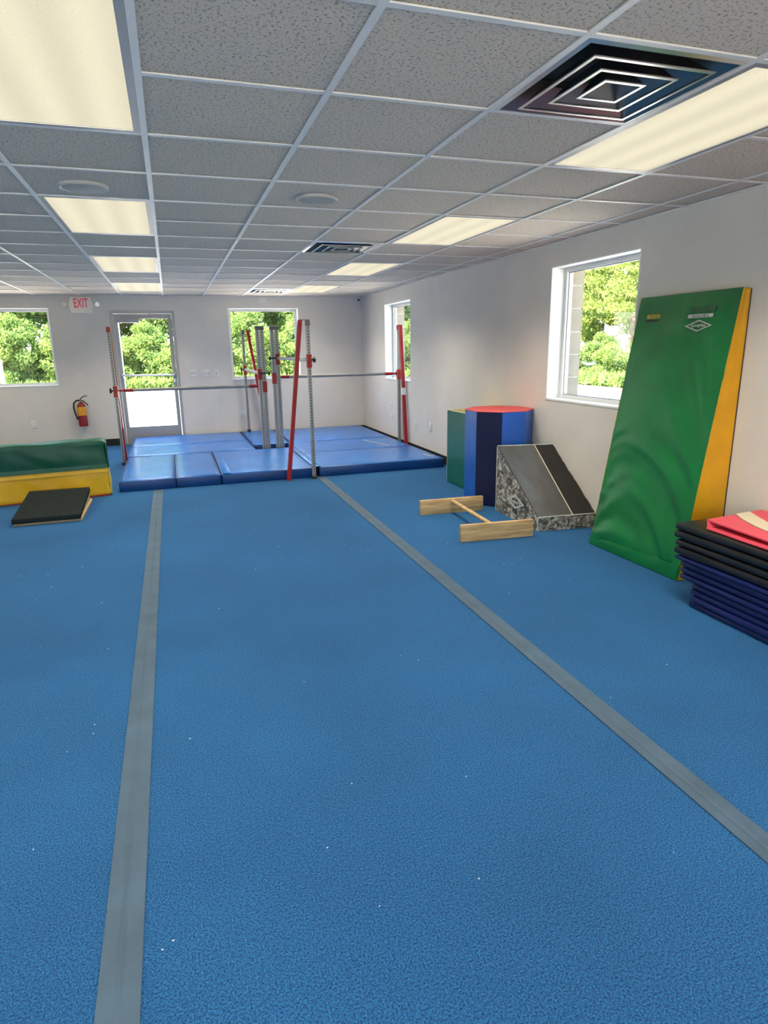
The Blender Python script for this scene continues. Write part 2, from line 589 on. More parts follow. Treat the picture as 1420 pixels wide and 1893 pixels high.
    def sheet(self, c00, c10, c11, c01, nu, nv, disp=None, th=0.0):
        """grid surface between four corners, displaced along its normal, th = thickness"""
        c00, c10, c11, c01 = [Vector(c) for c in (c00, c10, c11, c01)]
        nrm = (c10 - c00).cross(c01 - c00).normalized()
        vs_, fs_ = [], []
        for j in range(nv + 1):
            v = j / nv
            for i in range(nu + 1):
                u = i / nu
                p = (c00 * (1 - u) + c10 * u) * (1 - v) + (c01 * (1 - u) + c11 * u) * v
                if disp:
                    p = p + nrm * disp(u, v)
                vs_.append(p)
        w = nu + 1
        for j in range(nv):
            for i in range(nu):
                a = j * w + i
                fs_.append((a, a + 1, a + w + 1, a + w))
        if th > 0:
            o = len(vs_)
            border = [i for i in range(w)] + [j * w + nu for j in range(1, nv + 1)] + [nv * w + i for i in range(nu - 1, -1, -1)] + [j * w for j in range(nv - 1, 0, -1)]
            back = [vs_[b] - nrm * th for b in border]
            vs_ += back
            m = len(border)
            for k in range(m):
                fs_.append((border[(k + 1) % m], border[k], o + k, o + (k + 1) % m))
            fs_.append(tuple(reversed([o + k for k in range(m)])))
        self.add(vs_, fs_)
        return self

    def build(self, name, mat, parent=None, origin=(0, 0, 0), smooth=True, angle=35):
        me = bpy.data.meshes.new(name)
        o = Vector(origin)
        me.from_pydata([tuple(Vector(p) - o) for p in self.v], [], self.f)
        bm = bmesh.new()
        bm.from_mesh(me)
        bmesh.ops.recalc_face_normals(bm, faces=bm.faces)
        bm.to_mesh(me)
        bm.free()
        if smooth:
            me.shade_smooth()
            me.set_sharp_from_angle(angle=math.radians(angle))
        if mat is not None:
            me.materials.append(MT[mat] if isinstance(mat, str) else mat)
        ob = bpy.data.objects.new(name, me)
        ob.location = o
        COL.objects.link(ob)
        if parent is not None:
            ob.parent = parent
        return ob


def tag(o, label=None, cat=None, group=None, kind=None):
    if label:
        o['label'] = label
    if cat:
        o['category'] = cat
    if group:
        o['group'] = group
    if kind:
        o['kind'] = kind
    return o


def thing(name, label, cat, loc=(0, 0, 0), rz=0.0, group=None):
    o = bpy.data.objects.new(name, None)
    o.empty_display_size = 0.1
    o.location = loc
    o.rotation_euler = (0, 0, rz)
    COL.objects.link(o)
    return tag(o, label, cat, group)


def setting(name, loc=(0, 0, 0)):
    o = bpy.data.objects.new(name, None)
    o.empty_display_size = 0.1
    o.location = loc
    COL.objects.link(o)
    return tag(o, kind='structure')


def copy_tree(o, parent=None):
    c = o.copy()
    COL.objects.link(c)
    c.parent = parent
    for ch in [q for q in bpy.data.objects if q.parent == o]:
        copy_tree(ch, c)
    return c


def text_mesh(name, body, size, mat, parent, matrix, ext=0.0008, bold=0.0, sx=1.0):
    cu = bpy.data.curves.new(name, 'FONT')
    cu.body = body
    cu.size = size
    cu.align_x = 'CENTER'
    cu.align_y = 'CENTER'
    cu.extrude = ext
    cu.offset = bold
    tmp = bpy.data.objects.new(name + '_tmp', cu)
    COL.objects.link(tmp)
    dg = bpy.context.evaluated_depsgraph_get()
    me = bpy.data.meshes.new_from_object(tmp.evaluated_get(dg))
    bpy.data.objects.remove(tmp)
    me.name = name
    me.transform(Matrix.Diagonal((sx, 1, 1, 1)))
    me.materials.clear()
    me.materials.append(MT[mat])
    ob = bpy.data.objects.new(name, me)
    COL.objects.link(ob)
    ob.parent = parent
    ob.matrix_local = matrix
    return ob


def nz(x, y, z=0.0):
    return noise.noise(Vector((x, y, z)))


# ================================================================== THE ROOM
WX, WY, WL, WR = 3.25, 11.15, -4.28, -1.88     # right wall, back wall, left wall, rear wall
HC = 2.32                                      # grid height
TOPZ = 2.60                                    # top of the masonry
TH = 0.32                                      # wall thickness

fl_ = MB().box((WL, WR, -0.05), (WX, WY, 0.0)).build('floor', 'carpet', smooth=False)
tag(fl_, kind='structure')


def wall(name, u0, u1, holes, fixed, axis, mat='wall'):
    """wall slab with rectangular holes; axis 'X': runs along X at y=fixed.., 'Y': runs along Y at x=fixed.."""
    us = sorted(set([u0, u1] + [h[0] for h in holes] + [h[1] for h in holes]))
    vs_ = sorted(set([-0.12, TOPZ] + [h[2] for h in holes] + [h[3] for h in holes]))
    mb = MB()
    for a, b in zip(us[:-1], us[1:]):
        for c, d in zip(vs_[:-1], vs_[1:]):
            mu, mv = (a + b) / 2, (c + d) / 2
            if any(h[0] < mu < h[1] and h[2] < mv < h[3] for h in holes):
                continue
            if axis == 'X':
                mb.box((a, min(fixed), c), (b, max(fixed), d))
            else:
                mb.box((min(fixed), a, c), (max(fixed), b, d))
    o = mb.build(name, mat, smooth=False)
    # drop the doubled inner faces so that the wall is one plain surface
    bm = bmesh.new()
    bm.from_mesh(o.data)
    bmesh.ops.remove_doubles(bm, verts=bm.verts, dist=1e-5)
    seen = {}
    for f in bm.faces:
        seen.setdefault(tuple(sorted(v.index for v in f.verts)), []).append(f)
    kill = [f for fs in seen.values() if len(fs) > 1 for f in fs]
    bmesh.ops.delete(bm, geom=kill, context='FACES')
    bmesh.ops.recalc_face_normals(bm, faces=bm.faces)
    bm.to_mesh(o.data)
    bm.free()
    return tag(o, kind='structure')


HB = [(-2.86, -1.68, 0.975, 2.142), (-0.834, 0.130, -0.12, 2.10), (0.966, 2.142, 0.98, 2.146)]
HR = [(8.69, 9.85, 0.985, 2.125), (4.005, 5.155, 0.985, 2.135)]
wall('wall_back', WL - TH, WX, HB, (WY, WY + TH), 'X')
wall('wall_right', WR - TH, WY + TH, HR, (WX, WX + TH), 'Y')
wall('wall_left', WR - TH, WY, [], (WL - TH, WL), 'Y')
HS2 = [(-3.50, -1.78, 0.16, 2.16), (0.25, 1.85, 0.16, 2.16)]
wall('wall_rear', WL, WX, HS2, (WR - TH, WR), 'X')

tag(MB().box((WL, WY - 0.009, 0), (-0.84, WY, 0.112)).box((0.136, WY - 0.009, 0), (WX - 0.01, WY, 0.112)).build('baseboard_back', 'black'), kind='structure')
tag(MB().box((WX - 0.009, WR, 0), (WX, WY - 0.01, 0.112)).build('baseboard_right', 'black'), kind='structure')
tag(MB().box((WL - TH, WR - TH - 0.75, TOPZ), (WX + TH + .5, WY + TH + .5, TOPZ + 0.12)).build('roof_deck', 'stucco'), kind='structure')  # rear overhang added to keep sun out of the unseen rear glazing


def window(name, ax, u0, u1, v0, v1, blocks=False):
    """lined opening with white returns, sill, slim frame and pane. ax 'B': back wall, 'R': right wall"""
    st = setting(name, (0.5 * (u0 + u1), WY, v0) if ax == 'B' else (WX, 0.5 * (u0 + u1), v0))
    base = WY if ax == 'B' else WX

    def bx(mb, a, b, c, d, w0, w1, r=0.0):
        if ax == 'B':
            lo, hi = (a, base + w0, c), (b, base + w1, d)
        else:
            lo, hi = (base + w0, a, c), (base + w1, b, d)
        return mb.rbox(lo, hi, r) if r > 0 else mb.box(lo, hi)

    def put(mb, nm, mat):
        o = mb.build(nm, mat)
        o.parent = st
        o.matrix_parent_inverse = Matrix.Translation(-st.location)
        return o
    t = 0.012
    dpt = 0.13
    for nm, (a, b, c, d) in (('jamb_lining', (u0, u0 + t, v0 + t, v1 - t)), ('jamb_lining', (u1 - t, u1, v0 + t, v1 - t)), ('head_lining', (u0, u1, v1 - t, v1))):
        put(bx(MB(), a, b, c, d, -0.002, dpt), nm, 'white')
    put(bx(MB(), u0, u1, v0, v0 + t + 0.006, -0.006, dpt, 0.003), 'window_sill', 'white')
    fw = 0.034
    mb = MB()
    a0, a1, b0, b1 = u0 + t, u1 - t, v0 + t, v1 - t
    bx(mb, a0, a1, b0, b0 + fw, dpt, dpt + 0.06)
    bx(mb, a0, a1, b1 - fw, b1, dpt, dpt + 0.06)
    bx(mb, a0, a0 + fw, b0 + fw, b1 - fw, dpt, dpt + 0.06)
    bx(mb, a1 - fw, a1, b0 + fw, b1 - fw, dpt, dpt + 0.06)
    fr = put(mb, 'window_frame', 'plastic')
    mb = MB()
    g = 0.008
    for q in ((a0 + fw, a1 - fw, b0 + fw, b0 + fw + g), (a0 + fw, a1 - fw, b1 - fw - g, b1 - fw), (a0 + fw, a0 + fw + g, b0 + fw + g, b1 - fw - g), (a1 - fw - g, a1 - fw, b0 + fw + g, b1 - fw - g)):
        bx(mb, *q, dpt + 0.02, dpt + 0.04)
    put(mb, 'gasket', 'alu')
    put(bx(MB(), a0 + fw, a1 - fw, b0 + fw, b1 - fw, dpt + 0.028, dpt + 0.032), 'pane', 'glass')
    if blocks:
        z = v0
        k = 0
        while z < v1 - 0.02:
            zz = min(z + 0.196, v1)
            put(bx(MB(), u1 - 0.022, u1 + 0.0, z + 0.004, zz - 0.004, dpt + 0.062, TH + 0.004, 0.004), 'brick', 'block')
            z += 0.2
    return st


window('window_1', 'B', *HB[0])
window('window_2', 'B', *HB[2])
window('window_3', 'R', *HR[0], blocks=True)
window('window_4', 'R', *HR[1], blocks=True)

# ---- unseen glazing added behind the camera to brighten walls and ceiling
for wi, HS in enumerate(HS2):
    fill_glazing = setting('window_%d' % (5 + wi), ((HS[0] + HS[1]) / 2, WR, 0.16))

    def sput(mb, nm, mat):
        o = mb.build(nm, mat)
        o.parent = fill_glazing
        o.matrix_parent_inverse = Matrix.Translation(-fill_glazing.location)
        return o
    NP = 2
    wp = (HS[1] - HS[0] - 0.06) / NP
    for k in range(NP + 1):
        xk = HS[0] + k * wp
        sput(MB().box((xk, WR - 0.20, HS[2] + 0.06), (xk + 0.06, WR - 0.10, HS[3] - 0.06)), 'mullion', 'alu')
    for k in range(NP):
        xk = HS[0] + k * wp
        sput(MB().box((xk + 0.06, WR - 0.152, HS[2] + 0.06), (xk + wp, WR - 0.147, HS[3] - 0.06)), 'pane', 'glass')
    sput(MB().box((HS[0], WR - 0.20, HS[2]), (HS[1], WR - 0.10, HS[2] + 0.06)), 'sill_rail', 'alu')
    sput(MB().box((HS[0], WR - 0.20, HS[3] - 0.06), (HS[1], WR - 0.10, HS[3])), 'head_rail', 'alu')

# ---- glass door
dr = setting('door_1', (-0.352, WY, 0))


def dput(mb, nm, mat, parent=None, **kw):
    o = mb.build(nm, mat, **kw)
    o.parent = parent or dr
    o.matrix_parent_inverse = Matrix.Translation(-dr.location)
    return o


x0, x1 = HB[1][0], HB[1][1]
fwid = 0.044
dput(MB().box((x0, WY - 0.012, 0), (x0 + fwid, WY + 0.10, 2.10)).box((x1 - fwid, WY - 0.012, 0), (x1, WY + 0.10, 2.10)).box((x0 + fwid, WY - 0.012, 2.10 - fwid), (x1 - fwid, WY + 0.10, 2.10)), 'door_frame', 'alu')
dput(MB().box((x0 + fwid, WY, 0.0), (x1 - fwid, WY + 0.10, 0.012)), 'threshold', 'alu')
sx0, sx1 = x0 + fwid + 0.004, x1 - fwid - 0.004
gx0, gx1, gz0, gz1 = -0.728, 0.022, 0.278, 1.98
Y0, Y1 = WY + 0.035, WY + 0.08
dput(MB().box((sx0, Y0, 0.014), (gx0, Y1, 2.052)), 'door_stile', 'alu')
dput(MB().box((gx1, Y0, 0.014), (sx1, Y1, 2.052)), 'door_stile', 'alu')
dput(MB().box((gx0, Y0, 0.014), (gx1, Y1, gz0)), 'bottom_rail', 'alu')
dput(MB().box((gx0, Y0, gz1), (gx1, Y1, 2.052)), 'top_rail', 'alu')
dput(MB().box((gx0, WY + 0.055, gz0), (gx1, WY + 0.06, gz1)), 'pane', 'glass')
pb = dput(MB().tube((-0.755, WY - 0.03, 1.112), (0.05, WY - 0.03, 1.10), 0.014), 'push_bar', 'chrome_hi')
for xx in (-0.752, 0.046):
    dput(MB().rbox((xx - 0.02, WY - 0.03, 1.07), (xx + 0.02, Y0 + 0.003, 1.14), 0.006), 'bracket', 'alu')
dput(MB().rbox((-0.738, WY - 0.03, 1.918), (-0.411, Y0 + 0.001, 1.978), 0.006), 'door_closer', 'alu')
dput(MB().box((-0.58, WY - 0.035, 2.028), (-0.225, WY - 0.02, 2.046)).box((-0.575, WY - 0.04, 1.975), (-0.555, WY - 0.016, 2.046)).box((-0.25, WY - 0.03, 2.03), (-0.225, WY - 0.012, 2.075)), 'closer_arm', 'alu')
dput(MB().rbox((0.036, WY + 0.004, 0.98), (0.066, Y0 + 0.001, 1.04), 0.005), 'latch', 'chrome_hi')

# ---- suspended ceiling: every tile and every tee is a piece
ceil = setting('ceiling', (0, 0, HC))
T = 0.6096
GX0, GY0 = -0.013, 3.0
LX = lambda i: GX0 + T * i
LY = lambda j: GY0 + T * j
I0, I1, J0, J1 = -7, 5, -8, 13
LIGHTS = [(c, r) for c in (-5, -1, 3) for r in (-6, -2, 2, 6, 10)]  # leftmost column and rearmost row are unseen, added to light the room
VENTS = [(2, -2), (2, 4), (2, 11), (-5 + 1, 8)]
skip = set()
for c, r in LIGHTS:
    skip |= {(c, r), (c, r + 1)}
for c, r in VENTS:
    skip.add((c, r))
tile_me = MB().box((-0.5, -0.5, 0.0), (0.5, 0.5, 0.016)).build('ceiling_tile_mesh', 'tile', smooth=False)
tmesh = tile_me.data
bpy.data.objects.remove(tile_me)
# the tile mesh is real size (not unit) so that the fissure pattern keeps its scale
tmesh.transform(Matrix.Diagonal((T - 0.004, T - 0.004, 1, 1)))
xs = [LX(i) for i in range(I0, I1 + 1)] + [WX]
ys = [LY(j) for j in range(J0, J1 + 1)] + [WY]
rr_ = random.Random(3)
for a in range(len(xs) - 1):
    for b in range(len(ys) - 1):
        if (a + I0, b + J0) in skip:
            continue
        w, d = xs[a + 1] - xs[a], ys[b + 1] - ys[b]
        o = bpy.data.objects.new('ceiling_tile', tmesh)
        COL.objects.link(o)
        o.parent = ceil
        o.location = ((xs[a] + xs[a + 1]) / 2, (ys[b] + ys[b + 1]) / 2, 0.0062 + rr_.uniform(0, 0.002))
        full = w > T - .01 and d > T - .01
        if full:
            o.rotation_euler = (0, 0, rr_.choice((0, 1, 2, 3)) * math.pi / 2)
        else:
            o.scale = (w / T, d / T, 1)
for i in range(I0 + 1, I1 + 1):
    MB().box((LX(i) - 0.012, WR, 0.0), (LX(i) + 0.012, WY, 0.005)).box((LX(i) - 0.002, WR, 0.005), (LX(i) + 0.002, WY, 0.04)).build('main_tee', 'tee', ceil)
ct = MB().box((-T / 2 + 0.0122, -0.012, 0.0004), (T / 2 - 0.0122, 0.012, 0.0052)).build('cross_tee', 'tee', smooth=False)
cmesh = ct.data
bpy.data.objects.remove(ct)
mid = {(c, r + 1) for c, r in LIGHTS}
for j in range(J0 + 1, J1 + 1):
    for a in range(len(xs) - 1):
        if (a + I0, j) in mid:
            continue
        o = bpy.data.objects.new('cross_tee', cmesh)
        COL.objects.link(o)
        o.parent = ceil
        o.location = ((xs[a] + xs[a + 1]) / 2, LY(j), 0)
        if xs[a + 1] - xs[a] < T - .01:
            o.scale = ((xs[a + 1] - xs[a]) / T, 1, 1)
MB().box((WL, WY - 0.022, -0.002), (WX, WY, 0.004)).build('wall_angle', 'tee', ceil)
MB().box((WX - 0.022, WR, -0.002), (WX, WY - 0.022, 0.004)).build('wall_angle', 'tee', ceil)

# ---- ceiling lights
NEAR = {(-1, -2): 'large cream fluorescent ceiling panel at upper left, nearest the camera',
        (-1, 2): 'lit ceiling panel directly behind the left round speaker',
        (-1, 6): 'second farthest lit panel in the left ceiling row, towards the exit sign',
        (-1, 10): 'farthest small lit panel in the left ceiling row, above the glass door',
        (3, -2): 'long cream ceiling panel beside the large polished air vent',
        (3, 2): 'lit ceiling panel nearest the big window, in the right row',
        (3, 6): 'lit ceiling panel just behind the middle air vent',
        (3, 10): 'farthest lit panel in right ceiling row, beside the far vent'}


def make_light():
    t = thing('ceiling_light', 'recessed fluorescent ceiling panel', 'ceiling light', (0, 0, HC), 0, 'recessed ceiling light panels')
    hw, hl = T / 2 - 0.0125, T - 0.0125
    b = 0.026
    mb = MB()
    for lo, hi in (((-hw, -hl, 0.0005), (-hw + b, hl, 0.02)), ((hw - b, -hl, 0.0005), (hw, hl, 0.02)), ((-hw + b, -hl, 0.0005), (hw - b, -hl + b, 0.02)), ((-hw + b, hl - b, 0.0005), (hw - b, hl, 0.02))):
        mb.box(lo, hi)
    mb.build('frame', 'alu', t)
    MB().box((-hw + b + .001, -hl + b + .001, 0.004), (hw - b - .001, hl - b - .001, 0.008)).build('diffuser', 'diffuser', t, smooth=False)
    MB().box((-hw, -hl, 0.021), (hw, hl, 0.08)).build('housing', 'white', t)
    ld = bpy.data.lights.new('troffer_light', 'AREA')
    ld.shape = 'RECTANGLE'
    ld.size = 2 * (hw - b)
    ld.size_y = 2 * (hl - b)
    ld.energy = LAMP_W
    ld.color = (1.0, 0.88, 0.69)
    ld.spread = math.radians(126)      # prismatic lens throws the light downwards
    lo = bpy.data.objects.new('lamp_light', ld)
    lo.location = (0, 0, 0.0025)
    COL.objects.link(lo)
    lo.parent = t
    return t


l0 = None
for c, r in LIGHTS:
    if l0 is None:
        l0 = o = make_light()
    else:
        o = copy_tree(l0)
    o.location = (LX(c) + T / 2, LY(r) + T, HC)
    if (c, r) in NEAR:
        o['label'] = NEAR[(c, r)]
    elif c == -5:
        o['label'] = 'added unseen fill-light panel in the row left of the picture, %s from the back wall' % {10: 'first', 6: 'second', 2: 'third', -2: 'fourth', -6: 'fifth'}[r]
    else:
        o['label'] = 'added unseen fill-light panel behind the camera, in the %s visible row' % ('left' if c == -1 else 'right')


# ---- air vents: square cones of polished metal
def make_vent():
    t = thing('air_vent', 'square polished metal ceiling air vent', 'air vent', (0, 0, HC), 0, 'ceiling air vents')
    hw = T / 2 - 0.0125
    MB_ring = lambda a0, z0, a1, z1, th: [(a0, z0), (a1, z1), (a1, z1 + th), (a0, z0 + th)]

    def ring(mb, prof):
        vs_, fs_ = [], []
        for a, z in prof:
            vs_ += [(-a, -a, z), (a, -a, z), (a, a, z), (-a, a, z)]
        m = len(prof)
        for i in range(m):
            for k in range(4):
                q = (i + 1) % m
                fs_.append((i * 4 + k, i * 4 + (k + 1) % 4, q * 4 + (k + 1) % 4, q * 4 + k))
        mb.add(vs_, fs_)
    mb = MB()
    ring(mb, [(hw, 0.0008), (hw - 0.016, -0.004), (hw - 0.016, 0.002), (hw, 0.006)])
    mb.build('flange', 'chrome_hi', t)
    mb = MB()
    ring(mb, [(hw - 0.016, -0.002), (hw - 0.10, 0.075), (hw - 0.10, 0.08), (hw - 0.012, 0.003)])
    mb.build('outer_cone', 'chrome', t)
    for a, b_ in ((0.222, 0.160), (0.145, 0.095), (0.076, 0.034)):
        mb = MB()
        ring(mb, [(a, -0.012), (b_, 0.045), (b_, 0.048), (a, -0.008)])
        cone = mb.build('louvre', 'chrome', t)
        mb = MB()
        ring(mb, [(a + 0.005, -0.013), (a - 0.007, -0.0135), (a - 0.007, -0.010), (a + 0.005, -0.009)])
        mb.build('rim', 'chrome_hi', cone)
    MB().rbox((-0.036, -0.036, 0.030), (0.036, 0.036, 0.034), 0.001).build('centre_plate', 'chrome_hi', t)
    MB().lathe([(0.006, 0.026), (0.006, 0.03)], n=10).build('screw', 'dark', t)
    MB().lathe([(0.19, 0.082), (0.19, 0.24)], n=32).build('duct_collar', 'steel', t)
    MB().box((-hw + .02, -hw + .02, 0.081), (hw - .02, hw - .02, 0.083)).build('back_pan', 'dark', t)
    return t


VL = {(2, -2): 'large polished square air vent in the ceiling, nearest the camera', (2, 4): 'square metal air vent in the middle of the ceiling between two lit panels',
      (2, 11): 'farthest small square air vent, near the back wall', (-4, 8): 'square ceiling air vent cut off by the left picture edge'}
v0_ = None
for c, r in VENTS:
    if v0_ is None:
        v0_ = o = make_vent()
    else:
        o = copy_tree(v0_)
    o.location = (LX(c) + T / 2, LY(r) + T / 2, HC)
    o['label'] = VL[(c, r)]

# ---- round ceiling speakers
for (sx, sy), lb in zip(((-0.347, 3.965), (0.902, 3.958)), ('round grey ceiling speaker on the left, in front of a lit panel', 'round grey ceiling speaker right of the middle ceiling rail')):
    t = thing('ceiling_speaker', lb, 'speaker', (sx, sy, HC), 0, 'round ceiling speakers')
    MB().lathe([(0.124, 0.0055), (0.124, -0.004), (0.116, -0.010), (0.106, -0.006), (0.106, 0.005)], n=40).build('bezel', 'bezel', t)
    MB().lathe([(0.1055, 0.004), (0.1055, -0.006), (0.07, -0.010), (0.02, -0.012), (0.001, -0.012)], n=40).build('grille', 'speaker', t)

# ================================================================== WALL FITTINGS
# exit sign with two emergency heads
ex = thing('exit_sign', 'ivory emergency sign with red EXIT letters and two lamp heads by the ceiling', 'exit sign', (-1.214, WY, 2.062))
prof = [(-0.150, 0), (0.150, 0), (0.155, 0.055), (0.172, 0.095), (0.172, 0.135), (0.152, 0.175), (0.140, 0.238), (-0.140, 0.238), (-0.152, 0.175), (-0.172, 0.135), (-0.172, 0.095), (-0.155, 0.055)]
MB().prism([(x, -0.001, z) for x, z in prof], (0, -0.044, 0)).build('housing', 'sign_body', ex, smooth=False)
MB().box((-0.118, -0.047, 0.05), (0.118, -0.045, 0.222)).build('face_plate', 'sign_body', ex)
text_mesh('letters', 'EXIT', 0.195, 'exit_red', ex, Matrix.Translation((0.0, -0.0482, 0.138)) @ Matrix.Rotation(math.pi / 2, 4, 'X'), 0.001, 0.001, 0.52)
for s in (-1, 1):
    h_ = MB().tube((s * 0.16, -0.02, 0.118), (s * 0.20, -0.03, 0.122), 0.010).build('lamp_arm', 'sign_body', ex)
    MB().lathe([(0.012, 0.022), (0.030, 0.016), (0.037, -0.006), (0.037, -0.016), (0.031, -0.016), (0.026, -0.008)], (s * 0.228, -0.036, 0.124), 'Y', 20).build('lamp_head', 'chrome_hi' if s > 0 else 'sign_body', ex)


def plate(name, label, cat, pos, face, w, h, kind, group):
    """electrical wall plate; face 'B' looks -Y, 'R' looks -X"""
    rz = 0.0 if face == 'B' else -math.pi / 2
    t = thing(name, label, cat, pos, rz, group)
    MB().rbox((-w / 2, -0.007, -h / 2), (w / 2, -0.0005, h / 2), 0.003).build('cover_plate', 'plastic', t)
    if kind == 'outlet':
        for z in (-0.022, 0.022):
            s = MB().rbox((-0.016, -0.009, z - 0.015), (0.016, -0.0065, z + 0.015), 0.002).build('socket', 'plastic', t)
            MB().box((-0.008, -0.0095, z - 0.005), (-0.005, -0.0088, z + 0.006)).box((0.005, -0.0095, z - 0.005), (0.008, -0.0088, z + 0.006)).build('slot', 'dark', s)
    else:
        n = kind
        for k in range(n):
            xx = (k - (n - 1) / 2) * 0.046
            MB().box((xx - 0.006, -0.0078, -0.013), (xx + 0.006, -0.0066, 0.013)).build('slot', 'dark', t)
            MB().rbox((xx - 0.004, -0.017, -0.002), (xx + 0.004, -0.0066, 0.010), 0.0015).build('toggle', 'plastic', t)
    return t


plate('switch_plate', 'white double switch plate nearest the glass door', 'switch', (0.345, WY, 1.115), 'B', 0.117, 0.122, 2, 'switch plates beside the door')
plate('switch_plate', 'middle white double switch plate of the three beside the door', 'switch', (0.558, WY, 1.110), 'B', 0.113, 0.122, 2, 'switch plates beside the door')
plate('switch_plate', 'narrow single white switch plate, farthest from the door', 'switch', (0.716, WY, 1.105), 'B', 0.073, 0.120, 1, 'switch plates beside the door')
plate('wall_outlet', 'white outlet low on the back wall above the green and yellow mat', 'outlet', (-2.112, WY, 0.405), 'B', 0.076, 0.122, 'outlet', 'wall outlets')
plate('wall_outlet', 'white outlet low on back wall below the middle window', 'outlet', (1.088, WY, 0.415), 'B', 0.076, 0.122, 'outlet', 'wall outlets')
plate('wall_outlet', 'white outlet low on right wall behind the far bar upright, lower of two', 'outlet', (WX, 9.56, 0.415), 'R', 0.076, 0.118, 'outlet', 'wall outlets')
plate('wall_outlet', 'blank white plate on right wall above an outlet', 'outlet', (WX, 9.56, 0.595), 'R', 0.076, 0.115, 1, 'wall outlets')
plate('wall_outlet', 'white outlet on right wall just right of the red brace', 'outlet', (WX, 8.48, 0.42), 'R', 0.076, 0.122, 'outlet', 'wall outlets')
plate('wall_outlet', 'white outlet on right wall nearest the tall foam blocks', 'outlet', (WX, 7.94, 0.425), 'R', 0.076, 0.122, 'outlet', 'wall outlets')
o = plate('wall_outlet', 'horizontal white outlet high on the back wall under the ceiling', 'outlet', (1.557, WY, 2.272), 'B', 0.076, 0.125, 'outlet', 'wall outlets')
o.rotation_euler = (0, math.pi / 2, 0)

# security camera in the corner
t = thing('security_camera', 'small white dome security camera with black lens in the ceiling corner', 'camera', (3.195, 11.09, HC - 0.002))
MB().lathe([(0.042, 0.0), (0.045, -0.012), (0.040, -0.022), (0.034, -0.026)], n=24).build('mount', 'plastic', t)
MB().lathe([(0.001, -0.072), (0.018, -0.068), (0.030, -0.055), (0.034, -0.040), (0.031, -0.024)], n=24).build('housing', 'plastic', t)
MB().lathe([(0.019, 0.0), (0.019, -0.012), (0.014, -0.014)], (-0.010, -0.022, -0.046), 'Y', 20).build('lens', 'black', t)

# fire extinguisher
fe = thing('fire_extinguisher', 'red fire extinguisher with orange label and black hose on the back wall', 'fire extinguisher', (-1.395, WY - 0.085, 0.352))
MB().lathe([(0.058, 0.0), (0.062, 0.006), (0.062, 0.17), (0.0625, 0.30), (0.055, 0.33), (0.035, 0.352), (0.022, 0.36), (0.022, 0.375)], n=28).build('cylinder', 'ext_red', fe)
MB().lathe([(0.0635, 0.165), (0.0635, 0.30)], n=28).build('label_band', 'ext_label', fe)
MB().lathe([(0.067, -0.004), (0.067, 0.150), (0.0645, 0.156)], n=28).build('holder_cup', 'ext_red', fe)
MB().tube((0, 0, 0.37), (0, 0, 0.408), 0.016).build('valve', 'chrome_hi', fe)
MB().path([(-0.01, -0.01, 0.405), (0.02, -0.016, 0.438), (0.06, -0.024, 0.463), (0.105, -0.03, 0.466)], 0.007).build('squeeze_lever', 'black', fe)
MB().path([(0.0, -0.01, 0.402), (0.045, -0.02, 0.384), (0.085, -0.028, 0.345), (0.105, -0.03, 0.318)], 0.009).build('carry_handle', 'black', fe)
MB().path([(-0.012, 0, 0.395), (-0.06, -0.01, 0.398), (-0.098, -0.015, 0.36), (-0.108, -0.02, 0.29), (-0.095, -0.03, 0.21), (-0.078, -0.035, 0.15), (-0.070, -0.035, 0.105)], 0.013, 10).build('hose', 'black', fe)
MB().box((-0.03, 0.055, 0.05), (0.03, 0.0845, 0.36)).build('wall_bracket', 'ext_red', fe)

# ================================================================== FLOOR: velcro seam tapes, lint
for xa, lb in ((-0.256, 'grey seam tape on the carpet, left strip running to the bar mats'), (1.569, 'grey seam tape on the carpet, right strip running diagonally past the camera')):
    def rz_(u, v, q=xa):
        return 0.0012 * nz(u * 6, v * 60, q) - 0.0030 * math.exp(-((u - 0.46 - 0.08 * nz(v * 5, q)) / 0.05) ** 2)
    mb = MB().sheet((xa - 0.0495, 0.15, 0.0048), (xa + 0.0495, 0.15, 0.0048), (xa + 0.0495, 7.262, 0.0048), (xa - 0.0495, 7.262, 0.0048), 20, 160, rz_, 0.0035)
    o = mb.build('seam_tape', 'tape', origin=(xa, 3.7, 0))
    tag(o, lb, 'tape', 'carpet seam tapes')
mb = MB()
rl = random.Random(11)
spots = [(1.0 + rl.uniform(-2.2, 1.4), rl.uniform(1.0, 6.8)) for _ in range(90)] + [(0.466, 1.862)]
for (x, y) in spots:
    s = rl.uniform(0.0018, 0.0036)
    a = rl.uniform(0, 3.1)
    mb.add([(x + s * math.cos(a + k * math.pi / 2) * (1.5 if k % 2 else 0.8), y + s * math.sin(a + k * math.pi / 2) * (1.5 if k % 2 else 0.8), 0.0008) for k in range(4)] + [(x, y, 0.0032)],
           [(0, 1, 4), (1, 2, 4), (2, 3, 4), (3, 0, 4), (3, 2, 1, 0)])
tag(mb.build('lint_flecks', 'lint'), 'tiny white lint flecks scattered over the blue carpet', 'lint', kind='stuff')

# ================================================================== LANDING MATS
MH = 0.122


